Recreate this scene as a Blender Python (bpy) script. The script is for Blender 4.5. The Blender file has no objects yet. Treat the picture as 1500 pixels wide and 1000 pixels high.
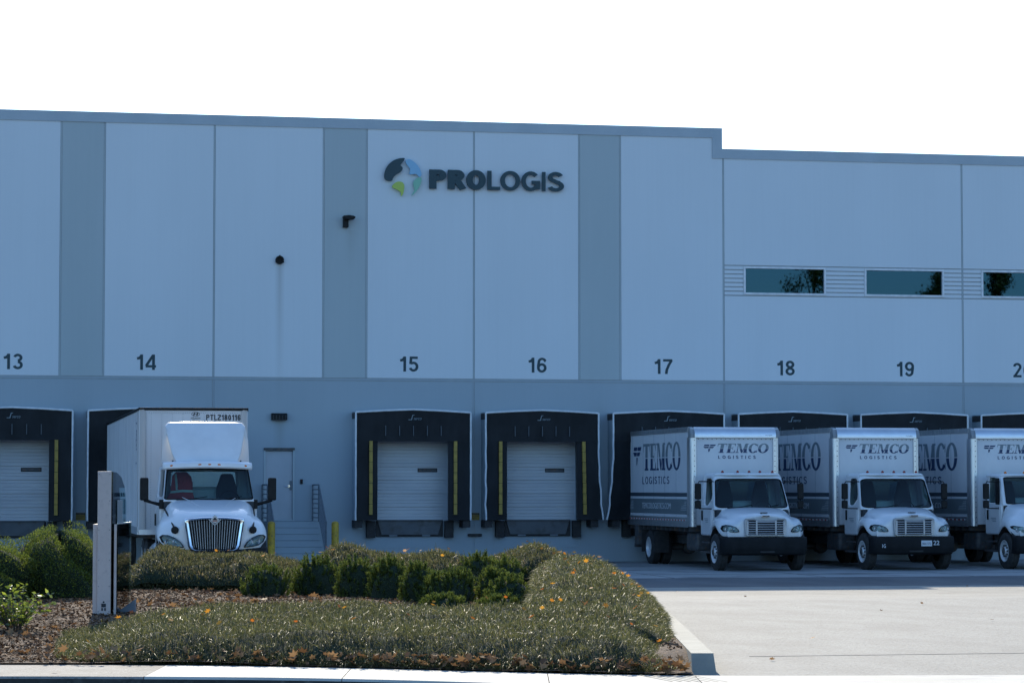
import bpy, bmesh, math, random
import numpy as np
from mathutils import Vector, Matrix
R = math.radians
rnd = random.Random(7)
nrg = np.random.default_rng(11)
scene = bpy.context.scene
col = scene.collection

# ---------------------------------------------------------------- camera, sky, sun, exposure
YAW, PIT, FPX = R(11.19), R(3.07), 3990.0
CAM = Vector((-16.1, -81.3, 2.25))
cd = bpy.data.cameras.new('camera'); cam = bpy.data.objects.new('camera', cd); col.objects.link(cam)
cam.location = CAM
cam.rotation_euler = (R(90) + PIT, 0, -YAW)
cd.sensor_width = 36.0; cd.lens = FPX / 1500 * 36.0
cd.clip_start = 0.1; cd.clip_end = 5000
scene.camera = cam

SUN_EL, SUN_AZ = R(29.6), R(4.0)          # azimuth measured clockwise from +Y (behind the warehouse)
w = bpy.data.worlds.new('World'); scene.world = w; w.use_nodes = True
nt = w.node_tree
bg = nt.nodes['Background']
sky = nt.nodes.new('ShaderNodeTexSky'); sky.sky_type = 'NISHITA'; sky.sun_disc = False
sky.sun_elevation = SUN_EL; sky.sun_rotation = SUN_AZ
sky.air_density = 1.0; sky.dust_density = 0.9; sky.ozone_density = 4.5; sky.altitude = 20
tint = nt.nodes.new('ShaderNodeMix'); tint.data_type = 'RGBA'; tint.blend_type = 'MULTIPLY'; tint.inputs[0].default_value = 1.0
tint.inputs[7].default_value = (.90, 1.05, 1.14, 1)     # the camera's daylight white balance keeps open shade blue
nt.links.new(sky.outputs[0], tint.inputs[6]); nt.links.new(tint.outputs[2], bg.inputs[0]); bg.inputs[1].default_value = 0.15
sl = bpy.data.lights.new('sun', 'SUN'); so = bpy.data.objects.new('sun', sl); col.objects.link(so)
sl.energy = 4.4; sl.angle = R(0.5); sl.color = (1.0, 0.90, 0.73)
sd = Vector((math.sin(SUN_AZ) * math.cos(SUN_EL), math.cos(SUN_AZ) * math.cos(SUN_EL), math.sin(SUN_EL)))
so.rotation_euler = sd.to_track_quat('Z', 'Y').to_euler()
scene.view_settings.view_transform = 'Standard'; scene.view_settings.look = 'None'
scene.view_settings.exposure = 0.55; scene.view_settings.gamma = 1.0
scene.render.engine = 'CYCLES'
scene.cycles.max_bounces = 8; scene.cycles.transparent_max_bounces = 16
scene.cycles.caustics_reflective = False; scene.cycles.caustics_refractive = False

# ---------------------------------------------------------------- pixel -> world (1500 x 1000 photo)
FW = Vector((math.sin(YAW) * math.cos(PIT), math.cos(YAW) * math.cos(PIT), math.sin(PIT)))
RT = Vector((math.cos(YAW), -math.sin(YAW), 0)); UP = RT.cross(FW)
def ray(x, y): return FW + RT * ((x - 750) / FPX) + UP * ((500 - y) / FPX)
def wall(x, y, Y=0.0):
    d = ray(x, y); t = (Y - CAM.y) / d.y; p = CAM + d * t
    return p.x, p.z
def wx(x, Y=0.0, y=560): return wall(x, y, Y)[0]
def P(xp, Z, z=0.0):                       # yaw frame: lateral metres, depth metres -> world
    return Vector((CAM.x + xp * math.cos(YAW) + Z * math.sin(YAW), CAM.y - xp * math.sin(YAW) + Z * math.cos(YAW), z))
def inv(X, Y):
    dx, dy = X - CAM.x, Y - CAM.y
    return dx * math.cos(YAW) - dy * math.sin(YAW), dx * math.sin(YAW) + dy * math.cos(YAW)
def zg(y):                                 # paved ground: street level in front, sloping down to the dock apron
    t = min(1.0, max(0.0, (-26.0 - y) / 20.0)); return .75 * t

# ---------------------------------------------------------------- materials
def mat(name, base=(.5, .5, .5), rough=.6, metal=0., spec=.5, coat=0.):
    m = bpy.data.materials.new(name); m.use_nodes = True
    b = m.node_tree.nodes['Principled BSDF']
    b.inputs['Base Color'].default_value = (*base, 1); b.inputs['Roughness'].default_value = rough
    b.inputs['Metallic'].default_value = metal; b.inputs['Specular IOR Level'].default_value = spec
    if coat: b.inputs['Coat Weight'].default_value = coat; b.inputs['Coat Roughness'].default_value = .06
    return m
def N(m, t): return m.node_tree.nodes.new(t)
def L(m, a, b): m.node_tree.links.new(a, b)
def noisy(name, c1, c2, scale=4., rough=.6, stretch=(1, 1, 1), detail=6., bump=0., bscale=None, metal=0., spec=.5, coat=0., lo=.35, hi=.65, coords='Object', c3=None, s3=30.):
    m = mat(name, c1, rough, metal, spec, coat); b = m.node_tree.nodes['Principled BSDF']
    tc = N(m, 'ShaderNodeTexCoord'); mp = N(m, 'ShaderNodeMapping'); mp.inputs['Scale'].default_value = stretch
    L(m, tc.outputs[coords], mp.inputs[0])
    n = N(m, 'ShaderNodeTexNoise'); n.inputs['Scale'].default_value = scale; n.inputs['Detail'].default_value = detail
    L(m, mp.outputs[0], n.inputs['Vector'])
    cr = N(m, 'ShaderNodeValToRGB'); cr.color_ramp.elements[0].position = lo; cr.color_ramp.elements[1].position = hi
    cr.color_ramp.elements[0].color = (*c1, 1); cr.color_ramp.elements[1].color = (*c2, 1)
    L(m, n.outputs[0], cr.inputs[0]); out = cr.outputs[0]
    if c3:
        n3 = N(m, 'ShaderNodeTexNoise'); n3.inputs['Scale'].default_value = s3; n3.inputs['Detail'].default_value = 4
        L(m, tc.outputs[coords], n3.inputs['Vector'])
        r3 = N(m, 'ShaderNodeValToRGB'); r3.color_ramp.elements[0].position = .52; r3.color_ramp.elements[1].position = .72
        L(m, n3.outputs[0], r3.inputs[0])
        mx = N(m, 'ShaderNodeMix'); mx.data_type = 'RGBA'; L(m, r3.outputs[0], mx.inputs[0]); L(m, out, mx.inputs[6]); mx.inputs[7].default_value = (*c3, 1)
        out = mx.outputs[2]
    L(m, out, b.inputs['Base Color'])
    if bump:
        bn = N(m, 'ShaderNodeTexNoise'); bn.inputs['Scale'].default_value = bscale or scale * 6; bn.inputs['Detail'].default_value = 5
        L(m, tc.outputs[coords], bn.inputs['Vector'])
        bp = N(m, 'ShaderNodeBump'); bp.inputs['Strength'].default_value = bump; bp.inputs['Distance'].default_value = .02
        L(m, bn.outputs[0], bp.inputs['Height']); L(m, bp.outputs[0], b.inputs['Normal'])
    return m
def leafy(name, c1, c2, trans=.45, rough=.45, scale=3., c3=None, gloss=.06):
    m = bpy.data.materials.new(name); m.use_nodes = True; t = m.node_tree; t.nodes.remove(t.nodes['Principled BSDF'])
    out = t.nodes['Material Output']
    geo = N(m, 'ShaderNodeNewGeometry'); cr = N(m, 'ShaderNodeValToRGB')
    cr.color_ramp.elements[0].color = (*c1, 1); cr.color_ramp.elements[1].color = (*c2, 1)
    if c3: e = cr.color_ramp.elements.new(.93); e.color = (*c2, 1); cr.color_ramp.elements[2].color = (*c3, 1)
    L(m, geo.outputs['Random Per Island'], cr.inputs[0])
    d = N(m, 'ShaderNodeBsdfDiffuse'); tr = N(m, 'ShaderNodeBsdfTranslucent'); g = N(m, 'ShaderNodeBsdfGlossy'); g.inputs['Roughness'].default_value = rough
    L(m, cr.outputs[0], d.inputs[0]); L(m, cr.outputs[0], tr.inputs[0])
    a = N(m, 'ShaderNodeMixShader'); a.inputs[0].default_value = trans; L(m, d.outputs[0], a.inputs[1]); L(m, tr.outputs[0], a.inputs[2])
    b2 = N(m, 'ShaderNodeMixShader'); b2.inputs[0].default_value = gloss; L(m, a.outputs[0], b2.inputs[1]); L(m, g.outputs[0], b2.inputs[2])
    L(m, b2.outputs[0], out.inputs[0]); return m
def glass(name, tint, rough=.02, ior=1.5, refl=(1, 1, 1)):
    m = bpy.data.materials.new(name); m.use_nodes = True; t = m.node_tree; t.nodes.remove(t.nodes['Principled BSDF'])
    tr = N(m, 'ShaderNodeBsdfTransparent'); tr.inputs[0].default_value = (*tint, 1)
    g = N(m, 'ShaderNodeBsdfGlossy'); g.inputs['Roughness'].default_value = rough; g.inputs[0].default_value = (*refl, 1)
    f = N(m, 'ShaderNodeFresnel'); f.inputs[0].default_value = ior
    x = N(m, 'ShaderNodeMixShader'); L(m, f.outputs[0], x.inputs[0]); L(m, tr.outputs[0], x.inputs[1]); L(m, g.outputs[0], x.inputs[2])
    L(m, x.outputs[0], t.nodes['Material Output'].inputs[0]); return m
M = {}
def stained_paint(name, c1, c2):
    """painted tilt-up concrete: faint mottling, faint vertical run-off and the two rust runs under wall fittings"""
    m = noisy(name, c1, c2, scale=.5, rough=.75, stretch=(1, 1, .35), bump=.05, bscale=60, spec=.25, lo=.3, hi=.7)
    b = m.node_tree.nodes['Principled BSDF']; src = b.inputs['Base Color'].links[0].from_socket
    tc = N(m, 'ShaderNodeTexCoord'); sp = N(m, 'ShaderNodeSeparateXYZ'); L(m, tc.outputs['Object'], sp.inputs[0])
    mp = N(m, 'ShaderNodeMapping'); mp.inputs['Scale'].default_value = (9, 1, .18); L(m, tc.outputs['Object'], mp.inputs[0])
    n = N(m, 'ShaderNodeTexNoise'); n.inputs['Scale'].default_value = 1.3; n.inputs['Detail'].default_value = 7; L(m, mp.outputs[0], n.inputs['Vector'])
    rr = N(m, 'ShaderNodeValToRGB'); rr.color_ramp.elements[0].position = .42; rr.color_ramp.elements[1].position = .8
    rr.color_ramp.elements[0].color = (1, 1, 1, 1); rr.color_ramp.elements[1].color = (.88, .88, .87, 1)
    L(m, n.outputs[0], rr.inputs[0])
    x1 = N(m, 'ShaderNodeMix'); x1.data_type = 'RGBA'; x1.blend_type = 'MULTIPLY'; x1.inputs[0].default_value = .16
    L(m, src, x1.inputs[6]); L(m, rr.outputs[0], x1.inputs[7]); out = x1.outputs[2]
    def mth(op, a, bb):
        k = N(m, 'ShaderNodeMath'); k.operation = op
        for i, v in enumerate((a, bb)):
            if isinstance(v, (int, float)): k.inputs[i].default_value = v
            else: L(m, v, k.inputs[i])
        return k.outputs[0]
    for cx, top, length, wid, amt in ((-7.12, 8.95, 4.2, .16, .32), (-7.10, 4.27, 1.4, .22, .3), (-4.98, 10.0, 1.3, .25, .15)):
        dx = mth('SUBTRACT', 1.0, mth('DIVIDE', mth('ABSOLUTE', mth('SUBTRACT', sp.outputs[0], cx), 0), wid)); dx = mth('MAXIMUM', dx, 0)
        below = mth('MULTIPLY', mth('GREATER_THAN', mth('SUBTRACT', top, sp.outputs[2]), 0), mth('MAXIMUM', mth('SUBTRACT', 1.0, mth('DIVIDE', mth('SUBTRACT', top, sp.outputs[2]), length)), 0))
        f = mth('MULTIPLY', mth('MULTIPLY', dx, below), amt)
        x = N(m, 'ShaderNodeMix'); x.data_type = 'RGBA'; L(m, f, x.inputs[0]); L(m, out, x.inputs[6]); x.inputs[7].default_value = (.16, .14, .10, 1); out = x.outputs[2]
    L(m, out, b.inputs['Base Color']); return m
M['panel'] = stained_paint('panel_paint', (.66, .705, .73), (.69, .735, .76))
M['band'] = stained_paint('band_paint', (.43, .49, .50), (.46, .52, .53))
M['lower'] = stained_paint('lower_paint', (.36, .42, .455), (.39, .45, .485))
M['groove'] = noisy('joint', (.34, .375, .39), (.40, .435, .45), 3)
M['coping'] = noisy('coping', (.37, .43, .47), (.41, .47, .51), 1.2, rough=.5)
M['darkroom'] = mat('dark_interior', (.03, .035, .04), .9)
M['white_trim'] = noisy('white_trim', (.62, .64, .66), (.78, .79, .80), 6, rough=.4, bump=.1)
M['curtain'] = noisy('black_vinyl', (.006, .008, .011), (.014, .017, .021), 1.5, rough=.55, bump=.35, bscale=4, stretch=(1.5, 1, .7), spec=.25)
M['black'] = noisy('black_rubber', (.018, .018, .02), (.035, .034, .033), 8, rough=.7, bump=.2)
M['yellow'] = noisy('yellow_paint', (.62, .40, .03), (.42, .27, .03), 4, rough=.55, stretch=(1, 1, .6), c3=(.2, .14, .04), s3=14)
M['ystrip'] = noisy('yellow_strip', (.42, .28, .05), (.30, .20, .04), 8, rough=.6)
M['dock_door'] = noisy('dock_door_paint', (.50, .51, .53), (.60, .61, .62), 1.3, rough=.5, stretch=(.6, 1, 2), lo=.3, hi=.7)
M['door_paint'] = noisy('man_door_paint', (.42, .45, .48), (.46, .49, .52), 2, rough=.5)
M['steel'] = noisy('painted_steel', (.13, .155, .18), (.17, .195, .22), 7, rough=.5)
M['dsteel'] = noisy('dark_steel', (.05, .055, .06), (.10, .10, .10), 7, rough=.6, c3=(.14, .08, .05), s3=9)
M['leveler'] = noisy('leveler_steel', (.075, .085, .095), (.10, .11, .12), 2, rough=.55, c3=(.06, .055, .05), s3=3)
M['chrome'] = mat('chrome', (.82, .83, .85), .08, 1.0)
M['alu'] = noisy('aluminium', (.62, .64, .66), (.75, .76, .78), 9, rough=.32, metal=.85, stretch=(1, 1, .1))
M['bright_alu'] = noisy('polished_nose_rail', (.72, .74, .77), (.80, .82, .85), 3, rough=.36, metal=.8, bump=.15, bscale=3)
M['truck_white'] = noisy('white_truck_paint', (.80, .81, .82), (.74, .75, .76), 2.5, rough=.32, coat=.6, bump=.02, bscale=2)
M['box_white'] = noisy('white_box_panel', (.66, .67, .69), (.72, .73, .74), 1.2, rough=.45, stretch=(1, 1, .5), bump=.06, bscale=3)
M['trailer_white'] = noisy('trailer_panel', (.58, .59, .60), (.66, .67, .68), 1.5, rough=.45, stretch=(1, 1, .4))
M['trailer_post'] = noisy('weathered_post', (.58, .55, .52), (.46, .45, .44), 3, rough=.5, stretch=(1, 1, .2))
M['plastic'] = noisy('black_plastic', (.006, .0065, .0075), (.010, .011, .012), 6, rough=.55, spec=.25)
M['bumper'] = noisy('bumper_plastic', (.010, .011, .012), (.017, .018, .020), 3, rough=.7, spec=.2)
M['tyre'] = noisy('tyre_rubber', (.022, .022, .022), (.04, .038, .036), 8, rough=.8, bump=.3)
M['rim'] = noisy('white_steel_rim', (.62, .63, .64), (.72, .72, .72), 6, rough=.4, metal=.3)
M['amber'] = mat('amber_lens', (.75, .20, .02), .2)
M['redlens'] = mat('red_lens', (.28, .03, .02), .25)
M['lens'] = mat('clear_lens', (.55, .57, .60), .08, .6)
M['lampdark'] = mat('lamp_bowl', (.30, .32, .35), .25, .5)
M['navy'] = noisy('navy_vinyl', (.018, .045, .12), (.022, .05, .13), 5, rough=.4)
M['grayblue'] = noisy('slate_vinyl', (.17, .22, .25), (.19, .24, .27), 5, rough=.4)
M['stripe'] = noisy('slate_stripe', (.15, .185, .20), (.17, .205, .22), 2, rough=.4)
M['stripedark'] = noisy('dark_stripe', (.045, .065, .085), (.05, .07, .09), 2, rough=.4)
M['pale'] = mat('pale_vinyl', (.60, .63, .66), .4)
M['inkdark'] = noisy('sign_dark_teal', (.004, .035, .05), (.006, .042, .058), 2, rough=.45)
M['inkblack'] = mat('black_vinyl_letters', (.02, .022, .03), .5)
M['logo_blue'] = mat('logo_pale_blue', (.25, .48, .66), .5)
M['logo_lime'] = mat('logo_lime', (.42, .55, .10), .5)
M['logo_mint'] = mat('logo_mint', (.22, .50, .36), .5)
M['wglass'] = glass('window_glass', (.10, .30, .38), .012, 1.75, (.30, .66, .90))
M['tglass'] = glass('vehicle_glass', (.42, .58, .60), .02, 1.5)
M['rglass_dark'] = glass('tinted_rear_glass', (.16, .24, .25), .02, 1.45)
M['rglass'] = glass('rear_cab_glass', (.7, .85, .86), .02, 1.45)
M['seat'] = mat('seat_fabric', (.035, .04, .045), .9)
M['vest'] = mat('red_vest', (.80, .09, .09), .8)
M['reflective'] = mat('silver_reflective', (.85, .85, .72), .5)
M['grille'] = noisy('silver_plastic_grille', (.40, .40, .42), (.48, .48, .49), 5, rough=.35, metal=.4)
M['concrete'] = noisy('concrete_slab', (.295, .282, .25), (.35, .338, .302), 1.3, rough=.85, stretch=(1, .5, 1), bump=.9, bscale=28, coords='Object', c3=(.235, .225, .198), s3=26., spec=.3)
M['apron'] = noisy('apron_concrete', (.30, .30, .29), (.38, .38, .37), .35, rough=.75, stretch=(1, .35, 1), bump=.2, bscale=40, c3=(.12, .12, .12), s3=.5, spec=.3)
M['sidewalk'] = noisy('sidewalk_concrete', (.50, .48, .42), (.58, .56, .50), 1.5, rough=.8, bump=.25, bscale=80, c3=(.44, .42, .39), s3=3., spec=.3)
M['oldwalk'] = noisy('old_sidewalk_concrete', (.24, .225, .20), (.32, .30, .27), 2.5, rough=.85, bump=.4, bscale=60, c3=(.16, .15, .13), s3=25, spec=.3)
M['curb'] = noisy('curb_concrete', (.21, .215, .19), (.29, .29, .25), 3, rough=.8, bump=.3, bscale=60, c3=(.24, .24, .21), s3=9)
M['asphalt'] = noisy('asphalt', (.045, .045, .047), (.07, .07, .07), 8, rough=.9, bump=.5, bscale=90)
M['soil'] = noisy('mulch_soil', (.045, .027, .018), (.10, .062, .040), 9, rough=.95, bump=.9, bscale=45, c3=(.19, .115, .06), s3=28)
M['joint_dark'] = mat('joint_filler', (.10, .10, .095), .9)
M['bark'] = noisy('bark', (.07, .05, .035), (.13, .10, .08), 12, rough=.9, bump=.6)
M['wood'] = leafy('mulch_chip', (.045, .022, .011), (.32, .18, .09), .05, .6, gloss=.03)
M['liriope'] = leafy('ground_cover_blade', (.032, .042, .012), (.20, .192, .06), .46, .42, c3=(.40, .33, .20), gloss=.06)
M['hedge'] = leafy('hedge_leaf', (.035, .042, .014), (.175, .165, .062), .44, .42, c3=(.36, .26, .15), gloss=.04)
M['bush'] = leafy('bush_leaf', (.045, .07, .012), (.22, .26, .035), .42, .4, gloss=.05)
M['shrub'] = leafy('glossy_shrub_leaf', (.07, .11, .012), (.32, .38, .05), .55, .3, gloss=.08)
M['pine'] = leafy('pine_needle', (.035, .062, .012), (.19, .225, .04), .40, .45, gloss=.04)
M['maple'] = leafy('maple_leaf', (.48, .12, .02), (.68, .34, .04), .45, .5, c3=(.50, .33, .22), gloss=.03)
M['drymaple'] = leafy('dry_maple_leaf', (.13, .065, .03), (.38, .22, .10), .3, .5, gloss=.03)
M['tree_leaf'] = leafy('tree_leaf', (.03, .055, .015), (.08, .12, .03), .3, .5, gloss=.03)
M['pylon'] = noisy('pylon_beige_metal', (.62, .51, .46), (.66, .55, .50), 2, rough=.5, c3=(.56, .46, .42), s3=20)
M['pylon_side'] = noisy('glossy_pylon_panel', (.05, .085, .11), (.08, .12, .15), 2, rough=.12, spec=.9, coat=.6)
M['roof'] = noisy('roof_membrane', (.5, .5, .5), (.6, .6, .6), 2)

# ---------------------------------------------------------------- mesh collector
class MB:
    def __init__(s): s.v = []; s.f = []; s.m = []
    def add(s, vs, fs, mi=0):
        o = len(s.v); s.v += [tuple(v) for v in vs]; s.f += [tuple(i + o for i in f) for f in fs]; s.m += [mi] * len(fs)
    def box(s, x0, x1, y0, y1, z0, z1, mi=0):
        if x0 > x1: x0, x1 = x1, x0
        if y0 > y1: y0, y1 = y1, y0
        if z0 > z1: z0, z1 = z1, z0
        s.add([(x0,y0,z0),(x1,y0,z0),(x1,y1,z0),(x0,y1,z0),(x0,y0,z1),(x1,y0,z1),(x1,y1,z1),(x0,y1,z1)],
              [(0,3,2,1),(4,5,6,7),(0,1,5,4),(1,2,6,5),(2,3,7,6),(3,0,4,7)], mi)
    def prism(s, pts, y0, y1, mi=0, plane='xz'):
        """extrude a closed outline; plane names the outline's two axes"""
        def q(a, b, c):
            return {'xz': (a, c, b), 'yz': (c, a, b), 'xy': (a, b, c)}[plane]
        n = len(pts); vs = [q(a, b, y0) for a, b in pts] + [q(a, b, y1) for a, b in pts]
        s.add(vs, [tuple(range(n - 1, -1, -1)), tuple(range(n, 2 * n))] + [(i, (i + 1) % n, n + (i + 1) % n, n + i) for i in range(n)], mi)
    def tube(s, path, r, seg=8, mi=0, cap=True):
        path = [Vector(p) for p in path]; rs = r if isinstance(r, (list, tuple)) else [r] * len(path); rings = []; o = len(s.v)
        prev = None
        for i, p in enumerate(path):
            t = (path[min(i + 1, len(path) - 1)] - path[max(i - 1, 0)]).normalized()
            a = prev if prev is not None else (Vector((0, 0, 1)) if abs(t.z) < .9 else Vector((1, 0, 0)))
            a = (a - t * a.dot(t)).normalized(); b = t.cross(a); prev = a
            for k in range(seg):
                th = 2 * math.pi * k / seg; s.v.append(tuple(p + (a * math.cos(th) + b * math.sin(th)) * rs[i]))
        for i in range(len(path) - 1):
            for k in range(seg):
                a0 = o + i * seg + k; a1 = o + i * seg + (k + 1) % seg
                s.f.append((a0, a1, a1 + seg, a0 + seg)); s.m.append(mi)
        if cap:
            s.f.append(tuple(o + k for k in range(seg - 1, -1, -1))); s.m.append(mi)
            e = o + (len(path) - 1) * seg; s.f.append(tuple(e + k for k in range(seg))); s.m.append(mi)
    def lathe(s, prof, c, axis='x', seg=28, mi=0):
        """profile (r, along) turned round an axis through c"""
        o = len(s.v); c = Vector(c)
        for r, a in prof:
            for k in range(seg):
                th = 2 * math.pi * k / seg; u, v = r * math.cos(th), r * math.sin(th)
                s.v.append(tuple(c + Vector({'x': (a, u, v), 'y': (u, a, v), 'z': (u, v, a)}[axis])))
        for i in range(len(prof) - 1):
            for k in range(seg):
                a0 = o + i * seg + k; a1 = o + i * seg + (k + 1) % seg
                s.f.append((a0, a1, a1 + seg, a0 + seg)); s.m.append(mi)
    def grid(s, fn, nu, nv, mi=0):
        o = len(s.v)
        for j in range(nv + 1):
            for i in range(nu + 1): s.v.append(tuple(fn(i / nu, j / nv)))
        for j in range(nv):
            for i in range(nu):
                a = o + j * (nu + 1) + i; s.f.append((a, a + 1, a + nu + 2, a + nu + 1)); s.m.append(mi)
    def build(s, name, mats, parent=None, smooth=None, bevel=0., sub=0, solid=0., fix=True):
        me = bpy.data.meshes.new(name); me.from_pydata(s.v, [], s.f); me.update()
        if not isinstance(mats, (list, tuple)): mats = [mats]
        for x in mats: me.materials.append(M[x] if isinstance(x, str) else x)
        if len(mats) > 1: me.polygons.foreach_set('material_index', s.m)
        if fix:
            bm = bmesh.new(); bm.from_mesh(me); bmesh.ops.recalc_face_normals(bm, faces=bm.faces); bm.to_mesh(me); bm.free()
        if smooth is not None:
            me.polygons.foreach_set('use_smooth', [True] * len(me.polygons))
            me.set_sharp_from_angle(angle=R(smooth))
        o = bpy.data.objects.new(name, me); col.objects.link(o)
        if parent: o.parent = parent
        if solid: md = o.modifiers.new('solid', 'SOLIDIFY'); md.thickness = solid; md.offset = -1
        if sub: md = o.modifiers.new('sub', 'SUBSURF'); md.levels = sub; md.render_levels = sub
        if bevel: md = o.modifiers.new('bevel', 'BEVEL'); md.width = bevel; md.segments = 2; md.limit_method = 'ANGLE'; md.angle_limit = R(40)
        return o
def np_mesh(name, V, F, mats, parent=None, smooth=False, mi=None):
    """V (n,3); F list of int arrays with the same number of corners each"""
    me = bpy.data.meshes.new(name); F = [f for f in F if len(f)]
    nl = sum(f.size for f in F); npoly = sum(len(f) for f in F)
    me.vertices.add(len(V)); me.vertices.foreach_set('co', V.astype(np.float32).ravel())
    me.loops.add(nl); me.loops.foreach_set('vertex_index', np.concatenate([f.ravel() for f in F]).astype(np.int32))
    me.polygons.add(npoly)
    tot = np.concatenate([np.full(len(f), f.shape[1]) for f in F]).astype(np.int32)
    me.polygons.foreach_set('loop_start', np.concatenate([[0], np.cumsum(tot)[:-1]]).astype(np.int32))
    if mi is not None: me.polygons.foreach_set('material_index', mi.astype(np.int32))
    me.update(calc_edges=True); me.validate()
    for x in ([mats] if isinstance(mats, str) else mats): me.materials.append(M[x])
    if smooth: me.polygons.foreach_set('use_smooth', [True] * npoly)
    o = bpy.data.objects.new(name, me); col.objects.link(o)
    if parent: o.parent = parent
    return o
def tag(o, label=None, cat=None, group=None, kind=None):
    if label: o['label'] = label
    if cat: o['category'] = cat
    if group: o['group'] = group
    if kind: o['kind'] = kind
    return o
def empty(name, loc, rz=0., **k):
    o = bpy.data.objects.new(name, None); col.objects.link(o); o.location = loc; o.rotation_euler.z = rz; o.empty_display_size = .3
    return tag(o, **k) if k else o
def text_obj(name, s, size_h, at, material, parent=None, width=None, normal='-y', bold=0., depth=.004, shear=0., spacing=1., align='LEFT'):
    """raised lettering as a mesh; fitted to cap height size_h and, if given, to width; standing on an x-z (or side) plane"""
    cu = bpy.data.curves.new(name, 'FONT'); cu.body = s; cu.size = 1; cu.extrude = depth / 2 if False else .001; cu.offset = bold; cu.shear = shear; cu.space_character = spacing
    cu.resolution_u = 5
    to = bpy.data.objects.new(name, cu); col.objects.link(to)
    dg = bpy.context.evaluated_depsgraph_get(); me = bpy.data.meshes.new_from_object(to.evaluated_get(dg)); bpy.data.objects.remove(to)
    vs = np.array([v.co[:] for v in me.vertices]); lo = vs.min(0); hi = vs.max(0)
    sy = size_h / (hi[1] - lo[1]); sx = width / (hi[0] - lo[0]) if width else sy
    off = {'LEFT': 0, 'CENTER': .5}[align] * (hi[0] - lo[0]) * sx
    for v in me.vertices:
        a = (v.co.x - lo[0]) * sx - off; b = (v.co.y - lo[1]) * sy; c = 1. if v.co.z > 0 else 0.
        if normal == '-y': v.co = (at[0] + a, at[1] - c * depth, at[2] + b)
        elif normal == '-x': v.co = (at[0] - c * depth, at[1] - a, at[2] + b)
    me.name = name; me.materials.clear(); me.materials.append(M[material])
    o = bpy.data.objects.new(name, me); col.objects.link(o)
    if parent: o.parent = parent
    return o
def copy_tree(o, parent=None):
    c = o.copy(); col.objects.link(c); c.parent = parent
    for ch in list(o.children): copy_tree(ch, c)
    return c
# plain sans-serif lettering drawn as strokes of even width (flat-cut ends), cap height 1
def _arc(cx, cy, rx, ry, a0, a1, n=None):
    n = n or max(4, int(abs(a1 - a0) / 14)); return [(cx + rx * math.cos(R(a0 + (a1 - a0) * i / n)), cy + ry * math.sin(R(a0 + (a1 - a0) * i / n))) for i in range(n + 1)]
def glyph(c, t):
    h = t / 2; e = 1 - h
    G = {
     '0': (.56, [_arc(.28, .5, .28 - h, .5 - h, 90, 450, 28)]), 'O': (.76, [_arc(.38, .5, .38 - h, .5 - h, 90, 450, 32)]),
     '1': (.40, [[(.30, 0), (.30, 1)], [(.30 - h * .2, .775), (.04, .735)], [(.30, .96), (.24, .84), (.16, .77), (.06, .745)]]),
     '2': (.55, [_arc(.275, 1 - .28, .275 - h, .28 - h, 170, -35) + [(h + .05, h + .02)], [(.02, h), (.55, h)]]),
     '3': (.55, [_arc(.265, .745, .22 - h * .6, .255 - h, 165, -90) , _arc(.265, .275, .275 - h, .275 - h, 90, -165)]),
     '4': (.58, [[(.44, 0), (.44, 1)], [(.44 - h * .2, .96), (.03, .27)], [(0, .235), (.58, .235)]]),
     '5': (.55, [[(.51, e), (.12, e)], [(.12 + h * .2, 1), (.08 + h * .3, .50)], [(.085, .50), (.12, .56)] + _arc(.27, .33, .28 - h, .33 - h, 115, -160)]),
     '6': (.56, [_arc(.28, .315, .28 - h, .315 - h, 90, 450, 26), [(.51, .76)] + _arc(.30, .66, .21, .34 - h, 25, 150) + [(h, .45), (h, .31)]]),
     '7': (.54, [[(0, e), (.54, e)], [(.50, .92), (.34, .62), (.22, .30), (.18, 0)]]),
     '8': (.56, [_arc(.28, .74, .235 - h * .7, .26 - h, 90, 450, 24), _arc(.28, .275, .28 - h, .275 - h, 90, 450, 24)]),
     'P': (.62, [[(h, 0), (h, 1)], [(h, e), (.36, e)] + _arc(.36, .71, .26 - h, .29 - h, 90, -90) + [(h, .42 + h)]]),
     'R': (.66, [[(h, 0), (h, 1)], [(h, e), (.36, e)] + _arc(.36, .72, .26 - h, .28 - h, 90, -90) + [(h, .44 + h)], [(.34, .46), (.60 - h * .2, 0)]]),
     'L': (.52, [[(h, 0), (h, 1)], [(h, h), (.52, h)]]), 'I': (t, [[(h, 0), (h, 1)]]), 'T': (.60, [[(.30, 0), (.30, 1)], [(0, e), (.60, e)]]),
     'Z': (.60, [[(.02, e), (.60, e)], [(.56, 1 - t), (.05, t)], [(0, h), (.60, h)]]),
     'G': (.76, [_arc(.38, .5, .38 - h, .5 - h, 42, 330), [(.42, .44), (.76, .44)], [(.76 - h, .46), (.76 - h, .10)]]),
     'C': (.70, [_arc(.38, .5, .38 - h, .5 - h, 42, 318)]),
     'S': (.62, [_arc(.31, 1 - .275, .29 - h, .275 - h, 20, 250) + [(.31, .50), (.40, .47)] + _arc(.31, .275, .31 - h, .275 - h, 65, -165)]),
    }
    if c == '9': w_, p = G['6']; return w_, [[(w_ - a, 1 - b) for a, b in q] for q in p]
    return G[c]
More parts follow.
